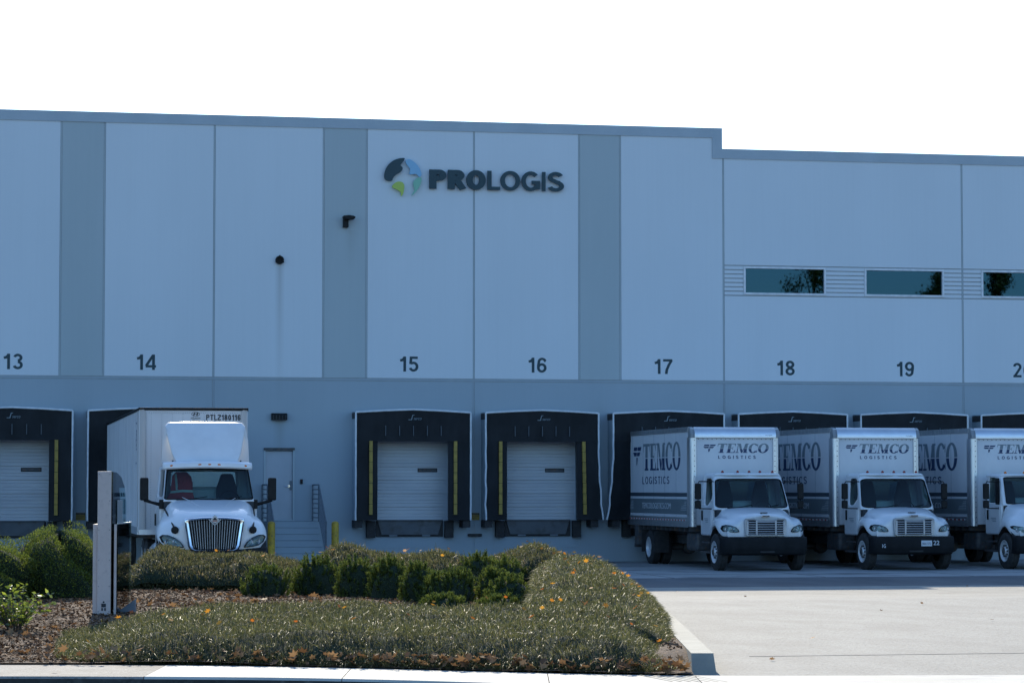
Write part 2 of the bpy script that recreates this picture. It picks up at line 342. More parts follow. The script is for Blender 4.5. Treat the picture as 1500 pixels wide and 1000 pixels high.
def ribbon(path, t):
    path = [p for i, p in enumerate(path) if i == 0 or abs(p[0] - path[i-1][0]) + abs(p[1] - path[i-1][1]) > 1e-4]
    L_, R_ = [], []; n = len(path); closed = n > 3 and abs(path[0][0] - path[-1][0]) < 1e-6 and abs(path[0][1] - path[-1][1]) < 1e-6
    for i in range(n):
        p = Vector(path[i]); a = Vector(path[i - 1]) if i else (Vector(path[-2]) if closed else None); b = Vector(path[i + 1]) if i < n - 1 else (Vector(path[1]) if closed else None)
        d1 = (p - a).normalized() if a is not None else (b - p).normalized(); d2 = (b - p).normalized() if b is not None else d1
        m_ = (d1 + d2); m_ = m_.normalized() if m_.length > 1e-6 else d1; nrm = Vector((-m_.y, m_.x)); k = 1 / max(.55, nrm.dot(Vector((-d1.y, d1.x))))
        L_.append(p + nrm * (t / 2 * k)); R_.append(p - nrm * (t / 2 * k))
    return L_, R_
def sans(name, word, at, h, material, parent, width=None, weight=.15, depth=.006, gap=.12, align='LEFT', normal='-y', split=False):
    """stroke lettering standing on the wall; at = (x, y, z of baseline)"""
    adv = []; cur = 0
    for c in word: adv.append(cur); cur += glyph(c, weight)[0] + gap
    tot = cur - gap; sx_ = (width / tot) if width else h; off = {'LEFT': 0, 'CENTER': .5}[align] * tot * sx_; out = []; mb = MB(); k = 0
    for c, a in zip(word, adv):
        for path in glyph(c, weight)[1]:
            k += 1; Lp, Rp = ribbon(path, weight); n = len(Lp); vs = []; dd = depth + .0007 * (k % 5)
            for y in (dd, 0):
                for q in Lp + Rp:
                    X_, Z_ = (a + q[0]) * sx_ - off, q[1] * h
                    vs.append((at[0] + X_, at[1] - y, at[2] + Z_) if normal == '-y' else (at[0] - y, at[1] - X_, at[2] + Z_))
            fs = []
            for i in range(n - 1):
                fs += [(i, i + 1, n + i + 1, n + i), (2 * n + i, 3 * n + i, 3 * n + i + 1, 2 * n + i + 1), (i, 2 * n + i, 2 * n + i + 1, i + 1), (n + i, n + i + 1, 3 * n + i + 1, 3 * n + i)]
            fs += [(0, n, 3 * n, 2 * n), (n - 1, 3 * n - 1, 4 * n - 1, 2 * n - 1)]
            mb.add(vs, fs)
        if split: out.append(mb.build(name, material, parent)); mb = MB()
    if not split: out.append(mb.build(name, material, parent))
    return out[0]

# ================================================================ GROUND
def paved(name, x0, x1, ys, material, dz, label=None):
    mb = MB(); xs = np.linspace(x0, x1, 3)
    for i in range(2):
        for j in range(len(ys) - 1):
            a, b = ys[j], ys[j + 1]
            mb.add([(xs[i], a, zg(a) + dz), (xs[i+1], a, zg(a) + dz), (xs[i+1], b, zg(b) + dz), (xs[i], b, zg(b) + dz)], [(0, 1, 2, 3)])
    o = mb.build(name, material, fix=False); return tag(o, kind='structure')
base = MB()
ysb = [-900, -200, -90, -46, -41, -36, -31, -26, -12, 0, 60, 900]
for j in range(len(ysb) - 1):
    a, b = ysb[j], ysb[j + 1]; za, zb = zg(a) - .3, zg(b) - .3
    base.add([(-900, a, za), (900, a, za), (900, b, zb), (-900, b, zb)], [(0, 1, 2, 3)])
tag(base.build('ground', 'soil', fix=False), kind='structure')
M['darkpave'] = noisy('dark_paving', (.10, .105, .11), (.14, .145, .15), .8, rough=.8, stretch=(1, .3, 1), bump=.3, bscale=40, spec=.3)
paved('driveway', -120, 120, [-58.0, -52, -46, -41, -36, -31, -26, -21.4], 'concrete', 0)
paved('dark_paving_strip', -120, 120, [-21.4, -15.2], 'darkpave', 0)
paved('dock_apron', -120, 120, [-15.2, -10, -5, .05], 'apron', .002)
# joints sawn into the slabs
jm = MB()
for y in (-12.6, -8.4, -4.2): jm.box(-60, 60, y - .008, y + .008, zg(y) - .01, zg(y) + .006)
for x in np.arange(-58, 60, 3.94): jm.box(x - .008, x + .008, -15.2, -.1, -.01, .006)
tag(jm.build('apron_joints', 'joint_dark'), kind='structure')
jm = MB()
jm.box(-9.3, 60, -57.816, -57.804, .74, .753)
def slopejoint(x, w_=.01):
    for a, b in ((-57.9, -46), (-46, -26), (-26, -15.2)):
        jm.add([(x - w_, a, zg(a) + .004), (x + w_, a, zg(a) + .004), (x + w_, b, zg(b) + .004), (x - w_, b, zg(b) + .004)], [(0, 1, 2, 3)])
for x in (13.5, 27.): slopejoint(x)
tag(jm.build('driveway_joints', 'joint_dark'), kind='structure')

M['kerbface'] = noisy('shaded_kerb_face', (.035, .033, .030), (.06, .057, .052), 5, rough=.9, bump=.4, c3=(.10, .095, .085), s3=12)  # near-black tone puts the shade on the kerb face into its colour
# sidewalk along the street (gently curving), its kerb face and the street
FAR = [(-60, 23.2), (-4.4, 23.2), (-3.05, 23.2), (-1.43, 22.8), (.28, 22.1), (1.55, 21.75), (4.2, 21.9), (60, 24)]
NEAR = [(-60, 21.8), (-4.1, 21.8), (-2.87, 21.75), (-1.33, 21.55), (.26, 20.85), (1.5, 20.5), (4.0, 20.4), (60, 22)]
def lerp_poly(poly, x):
    for (a, b), (c, d) in zip(poly, poly[1:]):
        if x <= c: t = (x - a) / (c - a); return b + t * (d - b)
    return poly[-1][1]
def smooth_far(x): return sum(lerp_poly(FAR, x + k * .35) for k in (-2, -1, 0, 1, 2)) / 5
def smooth_near(x): return sum(lerp_poly(NEAR, x + k * .35) for k in (-2, -1, 0, 1, 2)) / 5
def walk(name, xa, xb, material, z):
    mb = MB(); n = max(2, int((xb - xa) / .3)); xs = np.linspace(xa, xb, n + 1)
    for a, b in zip(xs, xs[1:]):
        fa, fb, na, nb = smooth_far(a), smooth_far(b), smooth_near(a), smooth_near(b)
        mb.add([P(a, na, z), P(b, nb, z), P(b, fb, z), P(a, fa, z)], [(0, 1, 2, 3)])
        mb.add([P(a, na, z), P(b, nb, z), P(b, nb - .02, z - .02), P(a, na - .02, z - .02)], [(3, 2, 1, 0)])
        mb.add([P(a, fa, z), P(b, fb, z), P(b, fb, z - .2), P(a, fa, z - .2)], [(0, 1, 2, 3)])
    return tag(mb.build(name, material, fix=False), kind='structure')
walk('old_sidewalk', -30, -2.925, 'oldwalk', .754)
walk('sidewalk', -2.918, -1.338, 'sidewalk', .756)
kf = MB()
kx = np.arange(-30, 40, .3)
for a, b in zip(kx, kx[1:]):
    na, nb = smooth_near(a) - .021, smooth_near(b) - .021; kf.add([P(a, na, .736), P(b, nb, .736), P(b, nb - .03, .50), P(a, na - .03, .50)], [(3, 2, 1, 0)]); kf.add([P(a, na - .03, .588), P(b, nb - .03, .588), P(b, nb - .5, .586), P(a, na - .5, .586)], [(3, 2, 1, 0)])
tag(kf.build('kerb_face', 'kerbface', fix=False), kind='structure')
for a, b in ((-1.332, .283), (.289, 1.455)): walk('sidewalk', a, b, 'sidewalk', .756)
walk('driveway_crossing', 1.46, 40, 'sidewalk', .758)
cx_ = MB(); kx = np.arange(1.4, 40, .3)
for a, b in zip(kx, kx[1:]):
    pa, pb = P(a, smooth_far(a) - .05, .752), P(b, smooth_far(b) - .05, .752); cx_.add([pa, pb, (pb.x, max(-57.99, pb.y + .1), .752), (pa.x, max(-57.99, pa.y + .1), .752)], [(0, 1, 2, 3)])
tag(cx_.build('driveway_apron_edge', 'concrete', fix=False), kind='structure')
# scored lines of the ramp beside the driveway
sc = MB()
for k in range(7):
    x = 1.02 + .07 * k
    a = P(x, smooth_far(x) - .02, .7595); b = P(x + .22, smooth_far(x) - .75, .7595); d = RT * .008
    sc.add([a - d, a + d, b + d, b - d], [(0, 1, 2, 3)])
tag(sc.build('ramp_score_lines', 'curb', fix=False), kind='structure')
st = MB()
for a, b in ((-700, -64.0),): st.add([(-600, -260, .58), (600, -260, .58), (600, -52, .58), (-600, -52, .58)], [(0, 1, 2, 3)])
tag(st.build('street', 'asphalt', fix=False), kind='structure')

# planter bed: mounded mulch
CURB_IN, CURB_OUT = 1.45, 1.63
def curb_x(Z):                        # inner edge of the raised kerb along the driveway
    if Z < 34: return CURB_IN + (Z - 22) * .008
    t = min(1, (Z - 34) / 3.2); return CURB_IN + .096 - 1.8 * (1 - math.sqrt(max(0, 1 - t * t)))
def planter_z(xp, Z):
    f = smooth_far(xp); d = Z - f
    z = .77 + .15 * min(1, max(0, d / 6.0)) + .07 * math.sin(min(1, max(0, (d - 1) / 6)) * math.pi / 2)
    z += .02 * math.sin(xp * 2.1 + Z) * math.sin(Z * 1.3)
    z = max(z, .77 + (.905 - .77) * min(1, max(0, (Z - 22.1) / .8)) * max(0, 1 - abs(xp - curb_x(Z)) / .9))
    return z
def planter_grid(x0, x1, nx, nz, Zb):
    mb = MB()
    def fn(u, v):
        xp = x0 + (x1 - x0) * u; f = smooth_far(xp); Z = f - .005 + (Zb - f) * v
        xr = min(xp, curb_x(Z)) if xp > 0 else xp
        return P(xr, Z, planter_z(xr, Z))
    mb.grid(fn, nx, nz); return mb
pg = planter_grid(-14, 1.56, 170, 70, 37.1)
tag(pg.build('planter_soil', 'soil', smooth=60, fix=False), kind='structure')
# back skirt down to the driveway
cb = MB()
Zs = [22.15] + list(np.arange(22.5, 34, .75)) + list(np.linspace(34, 37.15, 14))
for a, b in zip(Zs, Zs[1:]):
    for (z0, z1) in ((.55, .915),):
        xa, xb = curb_x(a), curb_x(b)
        pa, pb, qa, qb = P(xa, a), P(xb, b), P(xa + .18, a), P(xb + .18, b)
        if a >= 34:
            na = (P(curb_x(a + .01), a + .01) - P(curb_x(a - .01), a - .01)).normalized(); nb = (P(curb_x(min(37.15, b + .01)), min(37.15, b + .01)) - P(curb_x(b - .01), b - .01)).normalized()
            qa = pa + Vector((na.y, -na.x, 0)) * .18; qb = pb + Vector((nb.y, -nb.x, 0)) * .18
        def z_(p, z): return (p.x, p.y, z)
        cb.add([z_(pa, z0), z_(qa, z0), z_(qb, z0), z_(pb, z0), z_(pa, z1), z_(qa, z1), z_(qb, z1), z_(pb, z1)],
               [(4, 5, 6, 7), (0, 1, 5, 4) if a == 22.15 else (1, 2, 6, 5), (1, 2, 6, 5), (3, 0, 4, 7)][: 4 if a == 22.15 else 4] if a == 22.15 else [(4, 5, 6, 7), (1, 2, 6, 5), (3, 0, 4, 7)])
xk = curb_x(22)
cb.add([P(xk, 21.97, .70), P(xk + .20, 21.97, .70), P(xk + .18, 22.149, .915), P(xk, 22.149, .915), P(xk, 22.149, .70), P(xk + .18, 22.149, .70)], [(0, 1, 2, 3), (1, 5, 2), (0, 3, 4)])
x0 = curb_x(37.15)
p = [P(-14, 37.1, .3), P(x0, 37.1, .3), P(x0, 37.28, .3), P(-14, 37.28, .3), P(-14, 37.1, .915), P(x0, 37.1, .915), P(x0, 37.28, .915), P(-14, 37.28, .915)]
cb.add(p, [(4, 5, 6, 7), (0, 1, 5, 4), (1, 2, 6, 5), (2, 3, 7, 6), (3, 0, 4, 7)])
tag(cb.build('planter_kerb', 'curb'), kind='structure')

# ================================================================ WAREHOUSE
bld = empty('warehouse', (0, 0, 0), label='long pale blue grey concrete warehouse with numbered loading docks 13 to 20', cat='warehouse')
PITCH = 3.94
BAY = {13: wx(19, 0, 529) - .02, 14: -11.06, 15: -3.17, 16: .77, 17: 4.71, 18: 8.65, 19: 12.57, 20: 16.5}
HW, DZ0, DZ1 = 1.22, 1.27, 3.90              # dock opening half width, dock floor, opening head
TOP1, TOP2, XS = 13.39, 12.75, wall(1057.5, 200)[0]
XA, XB = -46.0, 46.0
REV = 5.45
jpx = [88, 152, 314, 474, 537, 694, 849, 909]
jx = [wall(p, 556)[0] for p in (87, 151, 312.5, 473, 536.5, 694, 848.5, 909)]
JR = [wall(1060.5, 556)[0], wall(1411, 556)[0]]
JR += [JR[1] + (JR[1] - JR[0]) * k for k in (1, 2, 3)]
per = jx[3] - jx[0]
jl = [x - per * k for k in (1, 2, 3) for x in jx[0:3] if x - per * k > XA]
joints_up = sorted(set(jl + jx + JR)); joints_low = [jx[2] - per * 2, jx[2] - per, jx[2], jx[5]] + JR
joints_up = [j for j in joints_up if XA < j < XB]; joints_low = [j for j in joints_low if XA < j < XB]
WZ0, WZ1 = 8.23, 9.10
wins = [(7.31, 9.97), (11.23, 13.85)]
wins += [(15.09, 17.72)] + [(15.09 + 3.9 * k, 17.72 + 3.9 * k) for k in (1, 2, 3, 4, 5)]
MD = (wall(386, 700)[0], wall(431.5, 700)[0], 1.27, 3.42)
xs = {XA, XB, XS, XS - .32}; zs = {-.5, DZ0, DZ1, REV, REV + .10, REV + .025, REV + .075, TOP1, TOP2, TOP1 - .31, TOP2 - .31, WZ0, WZ1, MD[3], .45, .455, 5.3}
ribz = np.linspace(WZ0 - .02, WZ1 + .04, 8)
for z in ribz: zs |= {round(z - .03, 3), round(z, 3)}
for j in joints_up: xs |= {j - .030, j - .016, j + .016, j + .030}
for j in joints_low: xs |= {j - .030, j - .016, j + .016, j + .030}
for k, x in BAY.items(): xs |= {x - HW, x + HW}
for a, b in wins: xs |= {a, b}
xs |= {MD[0], MD[1]}
xs = sorted(xs); zs = sorted(zs)
xs = [x for i, x in enumerate(xs) if i == 0 or x - xs[i-1] > 1e-4]; zs = [z for i, z in enumerate(zs) if i == 0 or z - zs[i-1] > 1e-4]
def in_band(x):
    pairs = [(jx[0], jx[1]), (jx[3], jx[4]), (jx[6], jx[7])] + [(jx[0] - per * k, jx[1] - per * k) for k in (1, 2, 3)] 
    return any(a < x < b for a, b in pairs)
def cell(x, z):
    """(depth, material) or None for an opening; depth > 0 is recessed"""
    top = TOP1 if x < XS else TOP2
    if z > top: return None
    for a, b in wins:
        if a < x < b and WZ0 < z < WZ1: return None
    for k, bx in BAY.items():
        if abs(x - bx) < HW and DZ0 < z < DZ1: return None
    if MD[0] < x < MD[1] and MD[2] < z < MD[3]: return None
    if z > top - .31 or (XS - .32 < x < XS and z > TOP2 - .31): return (-.03, 4)
    if REV < z < REV + .10: return (.018, 3) if (z < REV + .025 or z > REV + .075) else (.0, 2)
    if z > REV:
        for j in joints_up:
            if abs(x - j) < .030: return (.014, 3) if abs(x - j) > .016 else (.006, 1)
        if x > JR[0] and WZ0 - .06 < z < WZ1 + .05:
            for r_ in ribz:
                if r_ - .03 < z < r_: return (.03, 3)
            return (.0, 0)
        return (0., 1) if in_band(x) else (0., 0)
    for j in joints_low:
        if abs(x - j) < .030: return (.014, 3) if abs(x - j) > .016 else (.006, 2)
    return (0., 2)
mb = MB(); nx, nz = len(xs) - 1, len(zs) - 1
C_ = [[cell((xs[i] + xs[i+1]) / 2, (zs[j] + zs[j+1]) / 2) for j in range(nz)] for i in range(nx)]
for i in range(nx):
    for j in range(nz):
        c = C_[i][j]
        if c is None: continue
        d, m_ = c; x0, x1, z0, z1 = xs[i], xs[i+1], zs[j], zs[j+1]
        mb.add([(x0, d, z0), (x1, d, z0), (x1, d, z1), (x0, d, z1)], [(0, 1, 2, 3)], m_)
        for (ii, jj, e) in ((i + 1, j, 'r'), (i - 1, j, 'l'), (i, j + 1, 't'), (i, j - 1, 'b')):
            n_ = C_[ii][jj] if 0 <= ii < nx and 0 <= jj < nz else None
            d2 = n_[0] if n_ else .25
            if d2 <= d: continue
            if e == 'r': q = [(x1, d, z0), (x1, d2, z0), (x1, d2, z1), (x1, d, z1)]
            elif e == 'l': q = [(x0, d2, z0), (x0, d, z0), (x0, d, z1), (x0, d2, z1)]
            elif e == 't': q = [(x0, d, z1), (x1, d, z1), (x1, d2, z1), (x0, d2, z1)]
            else: q = [(x0, d2, z0), (x1, d2, z0), (x1, d, z0), (x0, d, z0)]
            mb.add(q, [(0, 1, 2, 3)], m_ if n_ is None else 3)
mb.build('wall', ['panel', 'band', 'lower', 'groove', 'coping'], bld, fix=False)
# back of the shell: sides, rear and roof (solid, keeps the sun out)
sh = MB()
for xa, xb, tp in ((XA, XS, TOP1), (XS, XB, TOP2)):
    sh.box(xa + .001, xb - .001, .26, 55, tp - 1.2, tp - 1.0)
    sh.box(xa, xb, .20, .5, tp - 1.0, tp - .002)
sh.box(XA, XA + .3, .26, 55, -.5, TOP1 - .01); sh.box(XB - .3, XB, .26, 55, -.5, TOP2 - .01); sh.box(XA + .3, XB - .3, 54.7, 55, -.5, TOP1 - .01)
sh.build('roof', 'roof', bld)
dk = MB()
dk.box(XA + .4, XB - .4, .27, 9, 1.0, 1.26); dk.box(XA + .4, XB - .4, 8.9, 9, 1.26, 11.0); dk.box(XA + .4, XB - .4, .27, 9, 10.9, 11.0)
dk.build('interior_shell', 'darkroom', bld)

def frame_ring(mb, x0, x1, z0, z1, y0, y1, t, mi=0):
    mb.box(x0, x1, y0, y1, z0, z0 + t, mi); mb.box(x0, x1, y0, y1, z1 - t, z1, mi)
    mb.box(x0, x0 + t, y0, y1, z0 + t, z1 - t, mi); mb.box(x1 - t, x1, y0, y1, z0 + t, z1 - t, mi)
for a, b in wins:
    f = MB(); frame_ring(f, a - .0, b, WZ0, WZ1, -.035, .12, .06)
    fo = f.build('window', 'white_trim', bld, bevel=.006)
    g = MB(); g.box(a + .06, b - .06, .05, .06, WZ0 + .06, WZ1 - .06); g.build('pane', 'wglass', fo)
for k, x in BAY.items():
    if k == 12: continue
    px = {13: 19, 14: 214, 15: 599, 16: 787, 17: 971.5, 18: 1151, 19: 1326, 20: 1498}[k]
    yb = {13: 540.5, 14: 541.5, 15: 544, 16: 545.5, 17: 547.5, 18: 549.5, 19: 551, 20: 552.5}[k]
    X, Z = wall(px, yb)
    sans('bay_number', str(k), (X, 0, Z), .455, 'inkdark', bld, width=.58 if str(k)[0] == '1' else .64, weight=.155, depth=.004, gap=.13, align='CENTER')

# dock doors, shelters, levelers
def dock(k, x, warp=0.):
    d = MB(); n = 13; z0, z1 = DZ0 + .005, DZ1
    hh = (z1 - z0) / n
    prof = []
    for i in range(n):
        a = z0 + i * hh; big = i % 2 == 0
        prof += [(.20, a), (.20, a + hh * .45), (.212, a + hh * .5), (.20, a + hh * .55), (.20, a + hh - .022), (.235 if i % 2 else .215, a + hh - .018), (.235 if i % 2 else .215, a + hh - .004)]
    vs = []
    for y, z in prof: vs += [(x - HW, y, z), (x + HW, y, z)]
    d.add(vs, [(2*i, 2*i+1, 2*i+3, 2*i+2) for i in range(len(prof) - 1)])
    do = d.build('dock_door', 'dock_door', bld, fix=False)
    s = MB(); frame_ring(s, x + .28, x + .88, 2.72, 2.84, .188, .215, .02, 0); s.box(x + .30, x + .86, .192, .197, 2.74, 2.82, 1)
    s.build('view_slot', ['plastic', 'dsteel'], do)
    # leveler pit, lip, bumpers
    lv = MB()
    lv.prism([(x - .98, 1.25), (x + .98, 1.25), (x + .86, .84), (x - .86, .84)], -.10, -.06)
    lv.box(x - 1.0, x + 1.0, -.14, 0, 1.25, 1.29)
    lvo = lv.build('dock_leveler', 'leveler', bld, bevel=.005)
    pl = MB(); pl.box(x - 1.02, x + 1.02, -.05, -.003, .78, 1.25); pl.build('pit', 'black', lvo)
    lg = MB()
    for s_ in (-.62, .38): lg.box(x + s_, x + s_ + .24, -.09, -.052, .79, .84)
    lg.build('lip_keeper', 'steel', lvo)
    for s_ in (-1, 1):
        b = MB(); b.box(x + s_ * 1.19 - .13, x + s_ * 1.19 + .13, -.20, -.002, .75, 1.26)
        for q in range(5): b.box(x + s_ * 1.19 - .135, x + s_ * 1.19 + .135, -.205, -.195, .80 + q * .1, .815 + q * .1)
        bo = b.build('dock_bumper', 'black', bld, bevel=.01)
    c = MB(); frame_ring(c, x - 1.35, x + 1.35, .44, .78 if False else 1.26, -.006, -.0, .012); c.build('pit_curb_angle', 'groove', bld)
    # shelter
    W, zt, zb, D = 1.74, 4.50, 1.28, .76
    she = MB()
    # light side walls and roof of the shelter housing
    dl = warp
    def side(s_):
        xo = x + s_ * W; n_ = 14; vs = []
        for i in range(n_ + 1):
            z = zb + (zt - zb) * i / n_; t = 1 - i / n_
            k1 = (dl * max(0, (t - .35) / .65) ** 1.5) if s_ * dl != 0 else 0
            wav = .02 * math.sin(i * 1.9 + x) * (1 if dl else .25)
            xx = xo + (k1 if (s_ > 0) == (dl > 0) else 0) + wav * t
            vs += [(xx, -D, z), (xo, 0, z)]
        she.add(vs, [(2*i, 2*i+1, 2*i+3, 2*i+2) for i in range(n_)])
        return [vs[2 * i] for i in range(n_ + 1)]
    eL = side(-1); eR = side(1)
    she.add([(x - W, -D, zt), (x, -D, zt + .085), (x + W, -D, zt), (x - W, 0, zt + .02), (x, 0, zt + .10), (x + W, 0, zt + .02)], [(0, 1, 4, 3), (1, 2, 5, 4)])
    so_ = she.build('dock_shelter', 'lower', bld, smooth=40, fix=False)
    tr = MB()
    tr.tube([Vector(p) + Vector((0, -.012, 0)) for p in eL], .028, 6); tr.tube([Vector(p) + Vector((0, -.012, 0)) for p in eR], .028, 6)
    tr.tube([(x - W, -D - .012, zt), (x - W * .5, -D - .012, zt + .05), (x, -D - .012, zt + .085), (x + W * .5, -D - .012, zt + .05), (x + W, -D - .012, zt)], .03, 6)
    tr.build('edge_trim', 'white_trim', so_, smooth=50)
    br = MB(); br.box(x - W - .012, x - W + .02, -D + .03, .0, zt - .19, zt - .01); br.box(x + W - .02, x + W + .012, -D + .03, 0, zt - .19, zt - .01)
    br.box(x - W - .01, x - W + .22, -D + .1, -.02, zb - .22, zb - .005); br.box(x + W - .22, x + W + .01, -D + .1, -.02, zb - .22, zb - .005)
    br.build('corner_bracket', 'black', so_)
    hc = MB()
    def hfn(u, v):
        xx = x - W + .02 + (2 * W - .04) * u; z = 3.63 + (zt - 3.63) * v + (.085 * (1 - abs(2 * u - 1)) * v)
        y = -D + .01 + .05 * math.sin(v * math.pi) * (.5 + .5 * math.cos(u * 34)) * (.2 if .2 < u < .8 else .1) + .03 * (1 - v)
        return (xx, y, z)
    hc.grid(hfn, 60, 8); hc.build('head_curtain', 'curtain', so_, smooth=60, fix=False)
    pl = MB()
    for q in range(5):
        xq = x - .84 + .42 * q; pl.box(xq - .012, xq + .012, -D - .006, -D + .05, 3.80, 4.10)
    pl.build('curtain_pleats', 'stripedark', so_)
    for s_, ed in ((-1, eL), (1, eR)):
        sp_ = MB(); inner = x + s_ * 1.07; n_ = 14; vs = []
        for i in range(n_ + 1):
            e = ed[i]; vs += [(e[0] - s_ * .02, -D + .015, e[2]), (inner + (dl * .25 * (1 - i / n_) if (s_ > 0) == (dl > 0) and dl else 0), -D + .10 + .02 * math.sin(i), e[2] if i < n_ else 3.7)]
        vs = [(a, b, min(c, 3.66)) for a, b, c in vs]
        sp_.add(vs, [(2*i, 2*i+1, 2*i+3, 2*i+2) for i in range(n_)])
        # return flap towards the wall
        vs2 = []
        for i in range(n_ + 1):
            a = vs[2 * i + 1]; vs2 += [a, (a[0] + s_ * .1, -.02, a[2])]
        sp_.add(vs2, [(2*i, 2*i+1, 2*i+3, 2*i+2) for i in range(n_)])
        sp_.build('side_curtain', 'curtain', so_, smooth=60, fix=False)
        gs = MB(); xa_ = x + s_ * 1.28; occ = k in (14, 17, 18, 19); gw = .018 if occ else .05; gd = .16 if occ else 0
        for q in range(7):
            za = 1.45 + q * .315; sh_ = (dl * .3 * (1 - (za - 1.45) / 2.2) if (s_ > 0) == (dl > 0) and dl else 0)
            gs.box(xa_ - gw + sh_, xa_ + gw + sh_, -D + gd, -D + gd + .075, za, za + .302)
        gs.build('guide_strip', 'ystrip', so_)
    tx = MB()
    q = [(-.16, .0), (-.05, .0), (-.02, .13), (.03, .15), (.03, .16), (-.035, .155), (-.075, .02), (-.15, .02)]
    tx.prism([(x + a - .0, 4.27 + b) for a, b in q], -D - .012, -D - .004); lg_ = tx.build('maker_mark', 'grayblue', so_)
    t_ = text_obj('maker_name', 'serco', .06, (x + .0, -D - .004, 4.275), 'grayblue', so_, width=.24, depth=.004, shear=.3)
for k, x in BAY.items():
    if k == 12: continue
    dock(k, x, {16: .13, 17: -.19}.get(k, 0.))
# man door
dm = MB(); x0, x1, z0, z1 = MD
dm.box(x0 + .06, x1 - .06, .06, .10, z0 + .01, z1 - .075)
for z in (1.75, 3.2): dm.box(x0 + .052, x0 + .075, .045, .062, z, z + .1)
do = dm.build('door', 'door_paint', bld, bevel=.004)
fr = MB(); frame_ring(fr, x0, x1, z0 - .02, z1, -.02, .13, .058); fr.build('door_frame', 'band', bld, bevel=.004)
dh = MB(); dh.box(x0, x1, -.05, -.021, z1 - .05, z1 + .02); dh.build('drip_hood', 'dsteel', bld)
h = MB(); h.box(x1 - .14, x1 - .08, .035, .062, 2.18, 2.46); h.build('latch_guard', 'steel', do)
h = MB(); h.lathe([(.0, -.03), (.035, -.03), (.04, 0)], (x1 - .17, .05, 2.30), 'y', 16); h.tube([(x1 - .17, .03, 2.30), (x1 - .17, -.01, 2.30), (x1 - .31, -.012, 2.30)], .014, 8); h.build('door_handle', 'chrome', do, smooth=40)

# logo sign
sg = empty('company_sign', (0, 0, 0), label='raised PROLOGIS lettering with round globe emblem high on the wall', cat='sign')
gx, gz, gr = -3.405, 11.635, .575
def blob(name, pts, material, depth=.07):
    """closed outline smoothed with Catmull-Rom, unit globe coordinates"""
    out = []; n = len(pts)
    for i in range(n):
        p0, p1, p2, p3 = [Vector(pts[(i + k - 1) % n]) for k in range(4)]
        for q in range(6):
            t = q / 6; out.append(tuple(.5 * ((2 * p1) + (-p0 + p2) * t + (2 * p0 - 5 * p1 + 4 * p2 - p3) * t * t + (-p0 + 3 * p1 - 3 * p2 + p3) * t ** 3)))
    m_ = MB(); m_.prism([(gx + a * gr, gz + b * gr) for a, b in out], -.06 - depth, -.06); return m_.build(name, material, sg)
arc = lambda a0, a1, n: [(math.cos(R(a0 + (a1 - a0) * i / n)), math.sin(R(a0 + (a1 - a0) * i / n))) for i in range(n + 1)]
blob('globe_piece', [(-.97, -.1)] + arc(172, 86, 7) + [(.04, .86), (-.13, .62), (-.02, .48), (-.1, .28), (-.35, .12), (-.52, -.05), (-.6, -.22), (-.85, -.2)], 'inkdark')
blob('globe_piece', arc(72, 8, 6) + [(.88, .02), (.7, .17), (.35, .16), (.38, .42), (.2, .68), (.14, .85)], 'logo_blue')
blob('globe_piece', [(-.58, -.52), (-.36, -.28), (-.08, -.26), (.06, -.42), (.05, -.7), (-.02, -.95), (-.10, -1.0), (-.12, -.8), (-.3, -.68)], 'logo_lime')
blob('globe_piece', [(.58, -.2), (.78, -.02), (.98, -.03), (.96, -.28), (.82, -.58), (.6, -.86), (.46, -.96), (.62, -.66), (.56, -.42)], 'logo_mint')
xw0, xw1, xw2 = -2.61, -.90, 1.58
def letters(s, x0, x1, zb, h, bold, tw):
    return [text_obj('letter', s, h, (x0, -.06, zb), 'inkdark', sg, width=x1 - x0, bold=bold, depth=.07)]
# each letter its own raised mesh
def letterrow(row, zb, h):
    for ch, a, b, wt in row: o_ = ch in 'OGS'; sans('letter', ch, (a, -.06, zb - (h * .015 if o_ else 0)), h * (1.03 if o_ else 1), 'inkdark', sg, width=b - a, weight=wt, depth=.07)
lp = lambda a: wall(a, 265)[0]
letterrow([('P', lp(628), lp(653), .26), ('R', lp(655), lp(681), .26), ('O', lp(682), lp(710.5), .25), ('L', lp(713), lp(731.5), .17), ('O', lp(732), lp(761), .17), ('G', lp(763), lp(790), .17), ('I', lp(793), lp(798), .17), ('S', lp(801), lp(825), .17)], 11.30, .585)

# wall fittings
def wall_pack(px0, px1, py0, py1):
    (a, z1), (b, z0) = wall(px0, py0), wall(px1, py1)
    o = empty('wall_lamp', ((a + b) / 2, 0, (z0 + z1) / 2), label='dark box wall lamp above the grey door', cat='wall lamp'); hw, hh = (b - a) / 2, (z1 - z0) / 2
    m_ = MB(); m_.prism([(-.18, -hh), (0, -hh), (0, hh), (-.10, hh), (-.18, hh * .4)], -hw, hw, plane='yz'); m_.build('housing', 'plastic', o, bevel=.008)
    m_ = MB(); m_.prism([(-.17, -hh - .012), (-.03, -hh - .012), (-.03, -hh), (-.17, -hh)], -hw * .85, hw * .85, plane='yz')
    for q in range(5): m_.box(-hw * .8 + q * hw * .4 - .006, -hw * .8 + q * hw * .4 + .006, -.195, -.17, -hh * .9, hh * .4)
    m_.build('lens', 'dsteel', o)
wall_pack(397, 420, 605, 615)
X, Z = wall(500, 319); X2, Z2 = wall(519, 334)
o = empty('floodlight', (X + .09, 0, Z), label='small black floodlight on a bracket on the dark wall strip', cat='floodlight')
m_ = MB(); m_.box(-.05, .11, -.16, -.0, Z2 - Z, .0); m_.build('bracket', 'plastic', o, bevel=.01)
